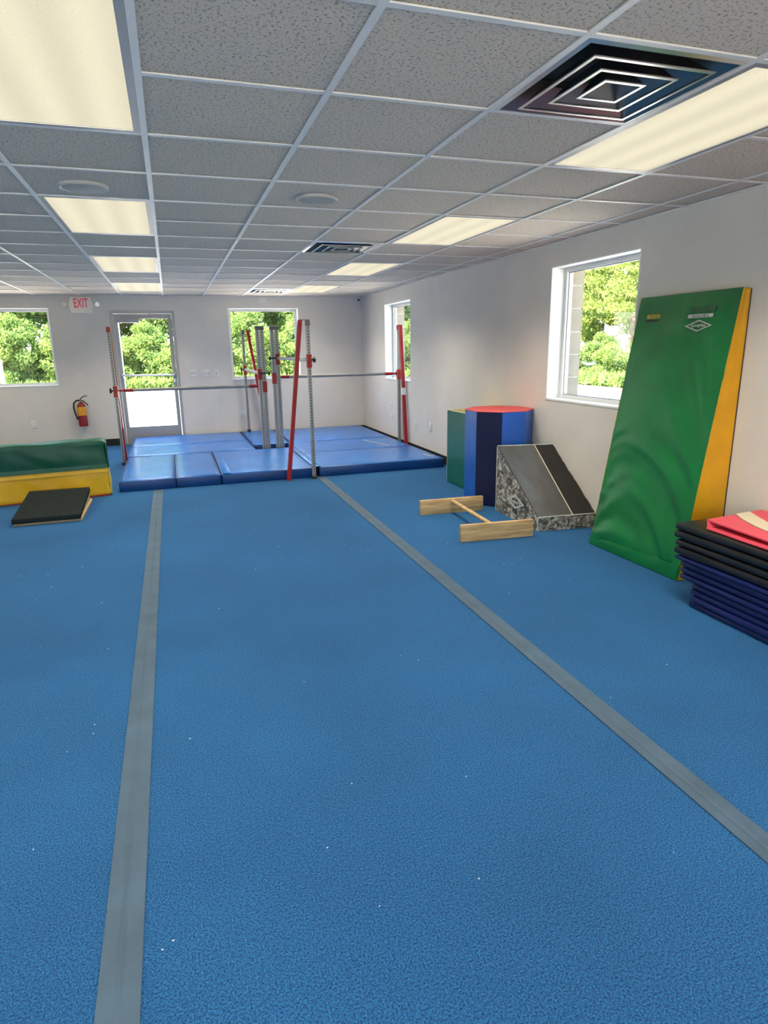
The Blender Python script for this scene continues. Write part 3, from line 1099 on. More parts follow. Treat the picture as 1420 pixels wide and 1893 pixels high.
def landing_mat(label, x0, x1, y0, y1, xsplit=(), ysplit=(), sk=(0, 0)):
    """blue vinyl folding mat: darker skirt with bright top panels, a groove at each fold"""
    t = thing('landing_mat', label, 'gym mat', ((x0 + x1) / 2, (y0 + y1) / 2, 0), 0, 'blue landing mats under the bars')
    ox, oy = (x0 + x1) / 2, (y0 + y1) / 2
    xs_ = [x0] + list(xsplit) + [x1]
    ys_ = [y0] + list(ysplit) + [y1]
    for a, b in zip(xs_[:-1], xs_[1:]):
        for c, d in zip(ys_[:-1], ys_[1:]):
            sd = random.random() * 50
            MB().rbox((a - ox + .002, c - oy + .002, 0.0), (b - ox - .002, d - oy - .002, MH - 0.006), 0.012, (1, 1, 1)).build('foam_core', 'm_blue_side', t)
            nx_, ny_ = max(4, int((b - a) / 0.05)), max(4, int((d - c) / 0.05))

            def dsp(u, v):
                e = min(min(u, 1 - u) * (b - a), min(v, 1 - v) * (d - c)) / 0.05
                e = min(1.0, e)
                return -0.012 * (1 - e) ** 2 + e * (0.0035 * nz(u * 4 + sd, v * 5) + 0.0022 * nz(u * 3, v * 14 + sd, 2.0))
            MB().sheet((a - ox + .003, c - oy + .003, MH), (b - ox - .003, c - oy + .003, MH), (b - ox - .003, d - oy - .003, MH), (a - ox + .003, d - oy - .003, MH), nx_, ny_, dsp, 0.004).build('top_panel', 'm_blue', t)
    return t


m1 = landing_mat('front left blue landing mat, its corner beside the grey tape', -0.655, 0.428, 7.28, 9.012, xsplit=(-0.06,))
m2 = landing_mat('front middle blue landing mat, behind the red front brace', 0.434, 1.515, 7.275, 9.012)
m3 = landing_mat('front right blue landing mat, its side along the right wall', 1.56, 3.165, 7.28, 9.43, ysplit=(8.40,))
m4 = landing_mat('back left blue landing mat in front of the glass door', -0.675, 1.035, 9.022, 11.12, ysplit=(10.0,))
m5 = landing_mat('narrow blue landing mat behind the opening for the centre posts', 1.045, 1.60, 9.44, 11.12)
m6 = landing_mat('back right blue landing mat in the corner of the room', 1.61, 3.175, 9.44, 11.12)
# connector flaps lie over the joints
MB().rbox((0.445 - 0.9745, -0.86, MH - .001), (0.535 - 0.9745, 0.85, MH + 0.003), 0.0015).build('connector_flap', 'm_blue', m2)
MB().rbox((1.50 - 2.3625, -1.05, MH - .001), (1.59 - 2.3625, 0.66, MH + 0.003), 0.0015).build('connector_flap', 'm_blue', m3)
# worn white strips on the right mat
for xa, ya, xb, yb in ((2.66, 9.20, 2.86, 8.55), (3.02, 7.62, 3.07, 7.42)):
    dx, dy = xb - xa, yb - ya
    L = math.hypot(dx, dy)
    px, py = -dy / L * 0.010, dx / L * 0.010
    MB().prism([(xa + px - 2.3625, ya + py - 8.355, MH + .0015), (xa - px - 2.3625, ya - py - 8.355, MH + .0015), (xb - px - 2.3625, yb - py - 8.355, MH + .0015), (xb + px - 2.3625, yb + py - 8.355, MH + .0015)], (0, 0, 0.0015)).build('worn_tape', 'logo_white', m3)

# ================================================================== FOUR-WAY BARS
qb = thing('training_bars', 'four-way gymnastics bar rig with red braces and grey perforated posts', 'gymnastics bars', (1.29, 9.12, 0))
QO = Vector((1.29, 9.12, 0))


def Q(mb, name, mat, parent=None, org=None):
    """build a part of the rig from world coordinates"""
    org = Vector(org) if org is not None else QO
    ob = mb.build(name, mat, None, origin=org)
    ob.parent = parent or qb
    base = QO if parent is None else Vector(parent['_o'])
    ob.location = org - base
    ob['_o'] = tuple(org)
    return ob


PT = 1.78


def sq(mb, p0, p1, w, d=None):
    """square tube from p0 to p1"""
    p0, p1 = Vector(p0), Vector(p1)
    d = d or w
    ax = Vector((1, 0, 0))
    ay = Vector((0, 1, 0))
    q = []
    for p in (p0, p1):
        for sx, sy in ((-1, -1), (1, -1), (1, 1), (-1, 1)):
            q.append(p + ax * (sx * w / 2) + ay * (sy * d / 2))
    mb.add(q, [(3, 2, 1, 0), (4, 5, 6, 7), (0, 1, 5, 4), (1, 2, 6, 5), (2, 3, 7, 6), (3, 0, 4, 7)])
    return mb


# name, post xy, brace direction, rail height, inner rail end, rail material
ARMS = [
    ('left', (-0.715, 9.12), (0, 1), 0.985, (1.225, 9.10), 'rail_grey'),
    ('right', (3.205, 9.08), (0, -1), 1.098, (1.355, 9.10), 'rail_grey'),
    ('front', (1.480, 7.215), (-1, 0), 1.356, (1.425, 9.10), 'rail_cream'),
    ('back', (1.175, 11.045), (1, 0), 1.157, (1.165, 9.10), 'rail_cream'),
]
for nm, (px, py), (bx_, by_), zr, (ix, iy), rm in ARMS:
    zb = MH + 0.002 if nm == 'back' else 0.0
    if nm == 'right':
        zb = 0.0
    post = Q(sq(MB(), (px, py, zb), (px, py, PT), 0.040), 'upright_post', 'perf', None, (px, py, 0))
    tx, ty = px + bx_ * 0.082, py + by_ * 0.082
    ex_, ey_ = px + bx_ * 0.30, py + by_ * 0.30
    br = Q(sq(MB(), (ex_, ey_, zb), (tx, ty, PT + 0.002), 0.046), 'brace', 'red', None, (ex_, ey_, 0))
    if nm == 'right':
        # white sticker round the brace
        f = lambda z: (ex_ + (tx - ex_) * z / PT, ey_ + (ty - ey_) * z / PT, z)
        Q(sq(MB(), f(0.80), f(0.90), 0.050), 'white_sticker', 'white', br, (ex_, ey_, 0))
    # top yoke
    lox, hix = min(px, tx) - 0.02, max(px, tx) + 0.02
    loy, hiy = min(py, ty) - 0.02, max(py, ty) + 0.02
    Q(MB().box((lox, loy, PT + 0.002), (hix, hiy, PT + 0.008)).box((px - 0.024, py - 0.024, PT - 0.06), (px + 0.024, py + 0.024, PT + 0.002)), 'top_yoke', 'red' if nm in ('left', 'right') else 'steel_dark', None)
    # foot
    Q(MB().rbox((px - 0.03, py - 0.03, zb), (px + 0.03, py + 0.03, zb + 0.035), 0.004), 'foot', 'dark', None)
    # outer collar with knob
    col_ = Q(sq(MB(), (px, py, zr - 0.085), (px, py, zr + 0.06), 0.054), 'collar', 'red', None, (px, py, zr))
    d = Vector((ix - px, iy - py, 0)).normalized()
    side = Vector((1, 0, 0)) if nm in ('front',) else (Vector((-1, 0, 0)) if nm in ('back', 'left') else Vector((0, 1, 0)))
    p = Vector((px, py, zr))
    kb = MB().tube(p + side * 0.026, p + side * 0.052, 0.010)
    kb.tube(p + side * 0.050, p + side * 0.072, 0.035, 0.030, 16)
    Q(kb, 'knob', 'black', col_, (px, py, zr))
    # rail
    a = p + d * 0.045
    b = Vector((ix, iy, zr)) - d * 0.045
    rl_ = Q(MB().tube(a + d * 0.17, b - d * 0.17, 0.0205, None, 16), 'rail', rm, None, (a + b) / 2)
    for e, s in ((a, 1), (b, -1)):
        fm = 'red' if nm in ('left', 'right') else 'steel'
        mbf = MB().tube(e + d * s * 0.055, e + d * s * 0.172, 0.020 if fm == 'red' else 0.0195, 0.0235, 14)
        mbf.tube(e - d * s * 0.02, e + d * s * 0.06, 0.009, 0.012, 10)
        mbf.lathe([(0.004, -0.017), (0.017, -0.012), (0.019, 0.0), (0.017, 0.012), (0.004, 0.017)], tuple(e + d * s * 0.028), 'Z', 12)
        Q(mbf, 'rail_end', fm, rl_, (a + b) / 2)
# the four centre posts, in two close pairs under top plates
for k, (px, zr, kn) in enumerate(((1.165, 1.157, 1), (1.225, 0.985, 0), (1.362, 1.098, 0), (1.424, 1.356, -1))):
    po = Q(sq(MB(), (px, 9.10, 0.0), (px, 9.10, PT - 0.004), 0.050), 'centre_post', 'perf', None, (px, 9.10, 0))
    cl = Q(sq(MB(), (px, 9.10, zr - 0.09), (px, 9.10, zr + 0.06), 0.057), 'collar', 'red', None, (px, 9.10, zr))
    if kn:
        xx = px + (0.155 if kn > 0 else -0.145) * 0.72
        kb = MB().tube((px, 9.066, zr), (xx, 9.05, zr), 0.009)
        kb.tube((xx, 9.05, zr), (xx + 0.022 * kn, 9.05, zr), 0.028, 0.024, 16)
        Q(kb, 'knob', 'black', cl, (px, 9.10, zr))
for px in (1.195, 1.393):
    Q(MB().rbox((px - 0.060, 9.070, PT - 0.045), (px + 0.060, 9.130, PT), 0.004), 'post_cap', 'steel_dark', None)
Q(MB().box((1.14, 9.075, PT), (1.45, 9.125, PT + 0.008)), 'top_plate', 'steel', None)
Q(MB().rbox((1.10, 9.065, 0.0), (1.49, 9.20, 0.02), 0.004), 'base_plate', 'dark', None)
for o in list(bpy.data.objects):
    if '_o' in o:
        del o['_o']

# ================================================================== LEFT: FOLDED INCLINE + SPRINGBOARD
# local frame: x runs from the left (-) to the right end (0), y from front face (0) to back
fm = thing('folded_incline_mat', 'green and yellow folded incline mat lying beneath the left window', 'gym mat', (-0.725, 7.165, 0), math.atan2(0.123, 1.017))
LM = 1.83


def crumple(sd, amp):
    def f(q, nn):
        return amp * (nz(q.x * 2.2 + sd, q.z * 5, q.y * 3) * 1.0 + 0.6 * nz(q.x * 5 + q.z * 6 + sd, q.z * 4, q.y * 3))
    return f


MB().rbox((-LM, 0.004, 0.010), (0.0, 0.44, 0.298), 0.02, (60, 8, 12), crumple(3.0, 0.020)).build('lower_half', 'yellow2', fm)
MB().rbox((-LM, 0.0, 0.303), (-0.005, 0.42, 0.592), 0.028, (60, 10, 12), lambda q, nn: crumple(8.0, 0.019)(q, nn) - (0.02 * max(0, (q.y - 0.1)) / 0.3 if nn.z > 0.5 else 0)).build('upper_half', 'dkgreen', fm)
MB().sheet((-LM, -0.014, 0.255), (-0.004, -0.014, 0.262), (-0.004, -0.006, 0.300), (-LM, -0.006, 0.300), 50, 2, lambda u, v: 0.004 * nz(u * 9, v, 1) , 0.004).build('lower_flap', 'yellow2', fm)
MB().sheet((-LM, -0.016, 0.303), (-0.004, -0.016, 0.303), (-0.004, -0.008, 0.345), (-LM, -0.008, 0.345), 50, 2, lambda u, v: 0.004 * nz(u * 9, v, 7), 0.004).build('upper_flap', 'dkgreen', fm)
MB().rbox((-LM, 0.012, 0.0), (-0.012, 0.43, 0.014), 0.004).build('underside', 'redstrip', fm)
MB().rbox((-0.004, 0.016, 0.30), (0.014, 0.40, 0.565), 0.007, (1, 8, 8), lambda q, nn: 0.005 * nz(q.z * 9, q.y * 9, 4)).build('end_panel', 'dkgreen', fm)
MB().rbox((-0.004, 0.016, 0.02), (0.016, 0.42, 0.285), 0.007, (1, 8, 8), lambda q, nn: 0.005 * nz(q.z * 9, q.y * 9, 9)).build('end_panel', 'pale_yellow', fm)

sb = thing('springboard', 'small black carpeted springboard with a wooden base in front of yellow mat', 'springboard', (-1.178, 6.13, 0))
MB().rbox((-0.272, 0.02, 0.0), (0.283, 0.86, 0.022), 0.003).build('base_board', 'wood', sb)
MB().prism([(0.268, 0.05, 0.022), (0.268, 0.80, 0.022), (0.268, 0.80, 0.094), (0.268, 0.74, 0.088)], (-0.02, 0, 0)).build('side_rib', 'wood', sb)
MB().prism([(-0.25, 0.05, 0.022), (-0.25, 0.80, 0.022), (-0.25, 0.80, 0.094), (-0.25, 0.74, 0.088)], (-0.02, 0, 0)).build('side_rib', 'wood', sb)
MB().rbox((-0.26, 0.805, 0.0225), (0.26, 0.845, 0.098), 0.004).build('rear_block', 'wood', sb)
o = MB().rbox((-0.279, 0.0, 0.0), (0.277, 0.85, 0.046), 0.006, (20, 30, 1), lambda q, nn: 0.0015 * nz(q.x * 30, q.y * 30)).build('carpeted_deck', 'blk_carpet', sb)
o.location = (0, 0, 0.0225)
o.rotation_euler = (math.atan2(0.078, 0.82), 0, 0)

# ================================================================== RIGHT: FOAM BLOCKS
# folded green wedge standing on end, the yellow flanks on top
gb = thing('standing_folded_incline', 'green folded wedge mat standing on end with yellow top behind the octagon', 'gym mat', (3.03, 6.17, 0))
GZ = 0.80
ax0, ax1, ay0, ay1 = 2.845 - 3.03, 3.235 - 3.03, 5.86 - 6.17, 6.475 - 6.17


def wedge_half(pts, seed):
    q = MB().prism([(x, y, 0.0) for x, y in pts], (0, 0, GZ))
    o = q.build('wedge_half', 'green2', gb, smooth=False)
    bm = bmesh.new()
    bm.from_mesh(o.data)
    bmesh.ops.bevel(bm, geom=list(bm.edges), offset=0.008, segments=2, affect='EDGES')
    bm.to_mesh(o.data)
    bm.free()
    c = Vector((sum(p[0] for p in pts) / len(pts), sum(p[1] for p in pts) / len(pts), 0))
    sh = [c + (Vector((x, y, 0)) - c) * 0.93 for x, y in pts]
    MB().prism([(p.x, p.y, GZ - 0.002) for p in sh], (0, 0, 0.006)).build('flank_panel', 'pale_yellow', o)
    return o


wedge_half([(ax0, ay0), (ax0 + 0.17, ay0), (ax0 + 0.035, ay1), (ax0, ay1)], 1)
wedge_half([(ax1, ay0), (ax1, ay1), (ax0 + 0.055, ay1), (ax0 + 0.23, ay0)], 2)
MB().path([(ax0 + .003, ay0 + .01, GZ + .001), (ax0 + .003, ay1 - .01, GZ + .001)], 0.005, 6).build('piping', 'piping', gb)
MB().path([(ax0 + .003, ay1 - .004, 0.01), (ax0 + .003, ay1 - .004, GZ)], 0.005, 6).build('piping', 'piping', gb)

# octagon
oc = thing('octagon_tumbler', 'blue octagonal foam tumbler with a red top standing by the wall', 'foam block', (2.944, 5.475, 0))
AP, OH = 0.296, 0.888
hs = AP * math.tan(math.pi / 8)
ov = [(-AP, hs), (-AP, -hs), (-hs, -AP), (hs, -AP), (AP, -hs), (AP, hs), (hs, AP), (-hs, AP)]
for k in range(8):
    a, b = ov[k], ov[(k + 1) % 8]
    sd = k * 7.0
    mb = MB().sheet((a[0], a[1], 0.002), (b[0], b[1], 0.002), (b[0], b[1], OH), (a[0], a[1], OH), 10, 24,
                    lambda u, v: 0.004 * nz(u * 3 + sd, v * 5) * math.sin(math.pi * u) * math.sin(math.pi * v), 0.006)
    mb.build('side_panel', 'o_navy' if k in (1, 5) else 'o_blue', oc)
inn = [(x * 0.985, y * 0.985) for x, y in ov]
MB().prism([(x * .97, y * .97, 0.0) for x, y in ov], (0, 0, OH - 0.012)).build('foam_core', 'o_navy', oc, smooth=False)
for s in (0, 4):
    half = [inn[(s + k) % 8] for k in range(2, 7)] if False else None
# red top is two panels meeting at a seam
tp1 = [inn[7], inn[0], inn[1], inn[2], inn[3]]
tp2 = [inn[3], inn[4], inn[5], inn[6], inn[7]]
for pts in (tp1, tp2):
    c = Vector((sum(p[0] for p in pts) / 5, sum(p[1] for p in pts) / 5, 0))
    sh = [c + (Vector((x, y, 0)) - c) * 0.992 for x, y in pts]
    MB().prism([(p.x, p.y, OH - 0.010) for p in sh], (0, 0, 0.014)).build('top_panel', 'o_red', oc, smooth=False)
ringp = [(x, y, OH + 0.001) for x, y in ov] + [(ov[0][0], ov[0][1], OH + 0.001)]
MB().path(ringp, 0.0045, 6).build('piping', 'o_red', oc)

# camouflage / black incline wedge
wd = thing('small_incline_wedge', 'small black-topped foam wedge with camouflage sides beside the octagon', 'foam wedge', (2.98, 4.70, 0))
WO = Vector((2.98, 4.70, 0))
A = Vector((2.722, 4.352, 0)) - WO      # low left
B = Vector((3.236, 4.300, 0)) - WO      # low right
C_ = Vector((3.240, 4.985, 0)) - WO     # high right
D = Vector((2.735, 5.095, 0)) - WO      # high left
zl, zh = 0.118, 0.600
up = lambda p, z: Vector((p.x, p.y, z))
bl = lambda sd, am=0.004: (lambda u, v: am * nz(u * 5 + sd, v * 6, sd) * min(1, 8 * min(u, 1 - u, v, 1 - v)))
MB().sheet(A, B, up(B, zl), up(A, zl), 14, 5, bl(1), 0.006).build('front_lip', 'camo', wd)
# left flank: a tall upper panel over a low skirt, split by a seam
zs = 0.13
MB().sheet(D, A, up(A, 0.03), up(D, zs), 14, 5, bl(2), 0.006).build('flank_skirt', 'camo', wd)
MB().sheet(up(D, zs + 0.004), up(A, 0.034), up(A, zl), up(D, zh), 14, 14, bl(3, 0.006), 0.006).build('flank_panel', 'camo', wd)
MB().sheet(B, C_, up(C_, zh), up(B, zl), 10, 10, None, 0.006).build('flank_panel', 'camo', wd)
MB().sheet(C_, D, up(D, zh), up(C_, zh), 10, 10, None, 0.006).build('back_panel', 'camo', wd)
E1, E2 = A.lerp(B, 0.60), D.lerp(C_, 0.66)
MB().sheet(up(A, zl), up(E1, zl), up(E2, zh), up(D, zh), 14, 24, bl(5, 0.006), 0.006).build('slope_panel', 'blk_leather', wd)
MB().sheet(up(E1, zl), up(B, zl), up(C_, zh), up(E2, zh), 10, 20, bl(6), 0.006).build('slope_panel', 'blk_leather2', wd)
for p, q in ((up(A, zl), up(D, zh)), (up(A, zl), up(B, zl)), (up(E1, zl), up(E2, zh)), (up(D, zh), up(C_, zh)), (A + Vector((0, 0, .004)), up(A, zl)), (D + Vector((0, 0, .004)), up(D, zh))):
    MB().path([p, q], 0.0045, 6).build('piping', 'camo' if p == A else 'piping', wd) if p.z < 0.01 or p.z > 0.5 or abs(p.y - q.y) < 0.1 else MB().path([p, q], 0.004, 6).build('piping', 'dark' if p.x < -0.2 else 'cream', wd)
# white diamond emblem on the flank
fd = (A - D).normalized()
fn = Vector((fd.y, -fd.x, 0)).normalized()
if fn.x > 0:
    fn = -fn
ec = D.lerp(A, 0.50) + Vector((0, 0, 0.165)) + fn * 0.006
ud, vd = fd, Vector((0, 0, 1))


def rhomb(w, h):
    return [ec - ud * w, ec - vd * h, ec + ud * w, ec + vd * h]


ro, ri = rhomb(0.155, 0.062), rhomb(0.120, 0.044)
mb = MB()
for k in range(4):
    mb.prism([ro[k], ro[(k + 1) % 4], ri[(k + 1) % 4], ri[k]], fn * 0.002)
mb.build('diamond_emblem', 'logo_white', wd, smooth=False)
mt = Matrix.Identity(4)
for r_ in range(3):
    mt[r_][0], mt[r_][1], mt[r_][2], mt[r_][3] = ud[r_], vd[r_], fn[r_], (ec + fn * 0.0012)[r_]
text_mesh('emblem_lettering', "Norbert's", 0.045, 'logo_white', wd, mt, 0.0006, 0.0006)

# wooden floor bar: two boards on edge joined by a dowel
wf = thing('wooden_floor_bar', 'low pine bar of two boards on edge joined by a round dowel', 'floor bar', (2.32, 4.73, 0))
for (xa, ya, xb, yb, hh) in ((2.020, 5.175, 2.628, 5.140, 0.134), (2.016, 4.300, 2.622, 4.252, 0.135)):
    an = math.atan2(yb - ya, xb - xa)
    L = math.hypot(xb - xa, yb - ya)
    o = MB().rbox((0, 0, 0), (L, 0.038, hh), 0.003).build('board', 'wood', wf)
    o.location = (xa - 2.32, ya - 4.73, 0)
    o.rotation_euler = (0, 0, an)
MB().tube((2.325 - 2.32, 5.153 - 4.73, 0.112), (2.282 - 2.32, 4.322 - 4.73, 0.115), 0.017, None, 16).build('dowel', 'wood', wf)

# ---- big green incline leaning on its thick end
gi = thing('tall_incline_mat', 'tall green incline mat with yellow side standing on end against the right wall', 'gym mat', (3.08, 3.48, 0))
GO = Vector((3.08, 3.48, 0))
b0 = Vector((2.918, 3.925, 0.004)) - GO      # floor far
b1 = Vector((2.946, 3.050, 0.004)) - GO      # floor near
t0 = Vector((3.196, 3.905, 1.782)) - GO      # top far
t1 = Vector((3.200, 3.045, 1.782)) - GO      # top near
k0, k1 = Vector((3.244, 3.925, 0.004)) - GO, Vector((3.246, 3.035, 0.004)) - GO
kt0, kt1 = Vector((3.244, 3.905, 1.775)) - GO, Vector((3.246, 3.030, 1.775)) - GO


def fold(u, v):
    """u 0 far .. 1 near, v 0 floor .. 1 top: slack vinyl with slanting folds"""
    e = min(1.0, 12 * min(u, 1 - u), 14 * v, 10 * (1 - v))
    w = 0
    s = v * 10.0 + 3.4 * (u - 0.5) * (u - 0.2) * 2.2 + 0.9 * nz(u * 2.5, v * 3, 1)
    amp = 0.010 + 0.024 * max(0, 1 - v / 0.8)
    w += amp * (0.9 * nz(u * 1.4, s, 3.1) + 0.5 * nz(u * 2.5 + 7, s * 1.9, 5.5))
    if v > 0.78:
        w += 0.012 * (v - 0.78) / 0.22 * nz(u * 13, v * 2.5, 9)
    w += 0.010 * math.sin(math.pi * u)
    # pinched puckers along the far edge
    w += 0.014 * math.exp(-u / 0.09) * nz(v * 30, u * 2, 4) * (1.3 - v)
    return e * w


MB().sheet(b0, b1, t1, t0, 46, 90, fold, 0.004).build('front_panel', 'green', gi)
MB().sheet(b1, k1, kt1, t1, 10, 40, lambda u, v: min(1, 8 * min(u, 1 - u)) * (0.004 * nz(u * 3, v * 7, 2) + 0.004 * nz(u * 3 + v * 2, v * 13, 6)), 0.004).build('side_panel', 'yellow', gi)
MB().sheet(k0, b0, t0, kt0, 6, 20, None, 0.004).build('side_panel', 'yellow', gi)
MB().sheet(t0, t1, kt1, kt0, 24, 3, lambda u, v: 0.003 * nz(u * 8, v * 3), 0.004).build('top_edge', 'green', gi)
MB().sheet(k1, k0, kt0, kt1, 4, 4, None, 0.003).build('back_panel', 'green', gi)
# hem flap along the floor edge
n_f = (b1 - b0).cross(t0 - b0).normalized()
fl0, fl1 = b0 + n_f * 0.005, b1 + n_f * 0.005
hm = lambda p, q, z: p.lerp(q, z)
MB().sheet(fl0, fl1, hm(b1, t1, 0.058) + n_f * 0.016, hm(b0, t0, 0.036) + n_f * 0.012, 40, 4, lambda u, v: 0.012 * v * nz(u * 5, v, 2) + 0.003 * math.sin(math.pi * v), 0.003).build('hem_flap', 'green', gi)
MB().path([t1 + n_f * .004, b1 + n_f * .004], 0.004, 6).build('piping', 'green', gi)
MB().path([kt1, k1], 0.004, 6).build('piping', 'dark', gi)
# printed labels, read upside down because the mat stands on its head
yv = (t0 - b0).normalized()
xv = (b1 - b0).normalized()


def on_face(u, v, off=0.010):
    p = (b0 * (1 - u) + b1 * u) * (1 - v) + (t0 * (1 - u) + t1 * u) * v
    return p + n_f * (fold(u, v) + off * 0.4)


def face_quad(mb, cu, cv, w, h, off, th=0.001):
    c = on_face(cu, cv, off)
    mb.prism([c - xv * w - yv * h, c + xv * w - yv * h, c + xv * w + yv * h, c - xv * w + yv * h], n_f * th)
    return mb


face_quad(MB(), 0.200, 0.925, 0.062, 0.0135, 0.010).build('yellow_label', 'label_yellow', gi, smooth=False)
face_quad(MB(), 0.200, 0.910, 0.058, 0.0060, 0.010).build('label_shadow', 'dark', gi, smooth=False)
face_quad(MB(), 0.700, 0.938, 0.098, 0.0165, 0.008).build('faded_label', 'label_clear', gi, smooth=False)
wl_ = face_quad(MB(), 0.695, 0.916, 0.098, 0.0110, 0.012).build('white_label', 'logo_white', gi, smooth=False)


def face_matrix(cu, cv, off):
    c = on_face(cu, cv, off)
    m = Matrix.Identity(4)
    for r in range(3):
        m[r][0], m[r][1], m[r][2], m[r][3] = -xv[r], -yv[r], n_f[r], c[r]
    return m


text_mesh('caution_lettering', 'CAUTION', 0.020, 'dark', gi, face_matrix(0.695, 0.916, 0.016), 0.0004, 0.0, 1.45)
c = on_face(0.690, 0.883, 0.014)
mb = MB()
ro = [c - xv * 0.108, c - yv * 0.036, c + xv * 0.108, c + yv * 0.036]
ri = [c - xv * 0.087, c - yv * 0.028, c + xv * 0.087, c + yv * 0.028]
for k in range(4):
    mb.prism([ro[k], ro[(k + 1) % 4], ri[(k + 1) % 4], ri[k]], n_f * 0.001)
mb.build('diamond_logo', 'logo_white', gi, smooth=False)
text_mesh('logo_lettering', "Norbert's", 0.027, 'logo_white', gi, face_matrix(0.690, 0.883, 0.016), 0.0004, 0.0008, 1.05)

# ---- stack of folded panel mats
def panel_mat(label, cat, x0, x1, y0, y1, z0, z1, n, mat, name='folding_panel_mat', slant=0.0, seed=0):
    t = thing(name, label, cat, ((x0 + x1) / 2, (y0 + y1) / 2, z0), 0, 'folded panel mats in the stack')
    hx, hy = (x1 - x0) / 2, (y1 - y0) / 2
    th = (z1 - z0) / n
    rr = random.Random(seed)
    for k in range(n):
        dx, dy = rr.uniform(-0.008, 0.006), rr.uniform(-0.012, 0.006)
        sd = seed * 3 + k

        def dsp(q, nn, sd=sd):
            return 0.004 * nz(q.y * 3.5 + sd, q.x * 3, sd) if abs(nn.z) > 0.4 else 0.003 * nz(q.y * 6, q.z * 10, sd)
        MB().rbox((-hx + dx, -hy + dy, k * th + 0.0018), (hx - 0.012, hy + dy, (k + 1) * th - 0.0018), min(0.017, th * 0.42), (4, 22, 1), dsp).build('panel', mat, t)
    return t


panel_mat('navy folding mat at the bottom of the stack beside the tall incline', 'gym mat', 2.705, 3.245, 1.50, 2.705, 0.0, 0.150, 4, 'navy_vinyl', seed=2)
panel_mat('navy folding mat lying between the bottom navy mat and black mats', 'gym mat', 2.690, 3.245, 1.56, 2.775, 0.151, 0.262, 3, 'navy_vinyl', seed=5)
mm = panel_mat('thin loose navy mat sheet just below the black mats in the stack', 'gym mat', 2.680, 3.245, 1.60, 2.810, 0.264, 0.288, 1, 'navy_vinyl', seed=8)
panel_mat('lower black folding mat in the stack, on the navy mats', 'gym mat', 2.684, 3.245, 1.62, 2.835, 0.291, 0.380, 2, 'blk_vinyl', seed=11)
panel_mat('upper black folding mat in the stack, right under the pink mat', 'gym mat', 2.696, 3.245, 1.62, 2.850, 0.382, 0.470, 2, 'blk_vinyl', seed=14)

pk = thing('pink_folded_mat', 'thin pink folded mat with a curved cream stripe on top of the stack', 'gym mat', (2.97, 2.15, 0.473))
PO = Vector((2.97, 2.15, 0.473))
P = lambda x, y, z: Vector((x, y, z)) - PO
sag = lambda sd: (lambda u, v: 0.004 * nz(u * 3 + sd, v * 4))
MB().sheet(P(2.700, 1.65, 0.480), P(3.24, 1.65, 0.480), P(3.24, 2.700, 0.480), P(2.735, 2.655, 0.480), 16, 24, sag(1), 0.006).build('lower_leaf', 'pink', pk)
top_leaf = MB().sheet(P(2.735, 1.65, 0.500), P(3.24, 1.65, 0.500), P(3.24, 2.765, 0.512), P(2.775, 2.700, 0.516), 20, 30, lambda u, v: 0.003 * nz(u * 3, v * 4), 0.008).build('upper_leaf', 'pink', pk)
# fold gusset joins both leaves at the far edge
MB().sheet(P(2.735, 2.655, 0.478), P(3.24, 2.705, 0.478), P(3.24, 2.762, 0.508), P(2.775, 2.698, 0.512), 12, 3, lambda u, v: 0.004 * math.sin(math.pi * v), 0.004).build('fold', 'pink', pk)
# printed stripe: a curved band
up_e = [(3.125, 2.742), (3.100, 2.690), (3.076, 2.639), (3.030, 2.535), (2.995, 2.44), (2.965, 2.33), (2.95, 2.20)]
lo_e = [(3.007, 2.727), (2.972, 2.668), (2.940, 2.604), (2.905, 2.510), (2.885, 2.42), (2.87, 2.31), (2.865, 2.19)]
mb = MB()
vs_, fs_ = [], []
leafz = lambda x, y: 0.500 + (y - 1.65) / 1.05 * (0.516 - 0.004 * (x - 2.775) / 0.465 - 0.500) + 0.0045
for (xa, ya), (xb, yb) in zip(lo_e, up_e):
    vs_ += [P(xa, ya, leafz(xa, ya)), P(xb, yb, leafz(xb, yb))]
for k in range(len(lo_e) - 1):
    fs_.append((2 * k, 2 * k + 1, 2 * k + 3, 2 * k + 2))
vs2 = vs_ + [v - Vector((0, 0, 0.004)) for v in vs_]
n_ = len(vs_)
fs_ += [tuple(reversed([q + n_ for q in f])) for f in fs_]
mb.add(vs2, fs_)
mb.build('cream_stripe', 'cream', pk)

# ================================================================== OUTSIDE
GZ0 = -0.12
mb = MB().box((-30, WY + TH, GZ0 - 0.1), (WX + TH, 29.2, GZ0)).box((WX + TH, WR - TH, GZ0 - 0.1), (15.6, 29.2, GZ0)).box((-60, -60, GZ0 - 0.1), (15.6, WR - TH, GZ0))
tag(mb.build('ground_pavement', 'pavement', smooth=False), kind='structure')
tag(MB().box((-40, 29.2, GZ0 - 0.1), (60, 80, GZ0 - 0.01)).box((15.6, -60, GZ0 - 0.1), (60, 29.2, GZ0 - 0.01)).build('ground_lawn', 'grass', smooth=False), kind='structure')

# grass tufts along the edge of the paving
rg = np.random.RandomState(5)


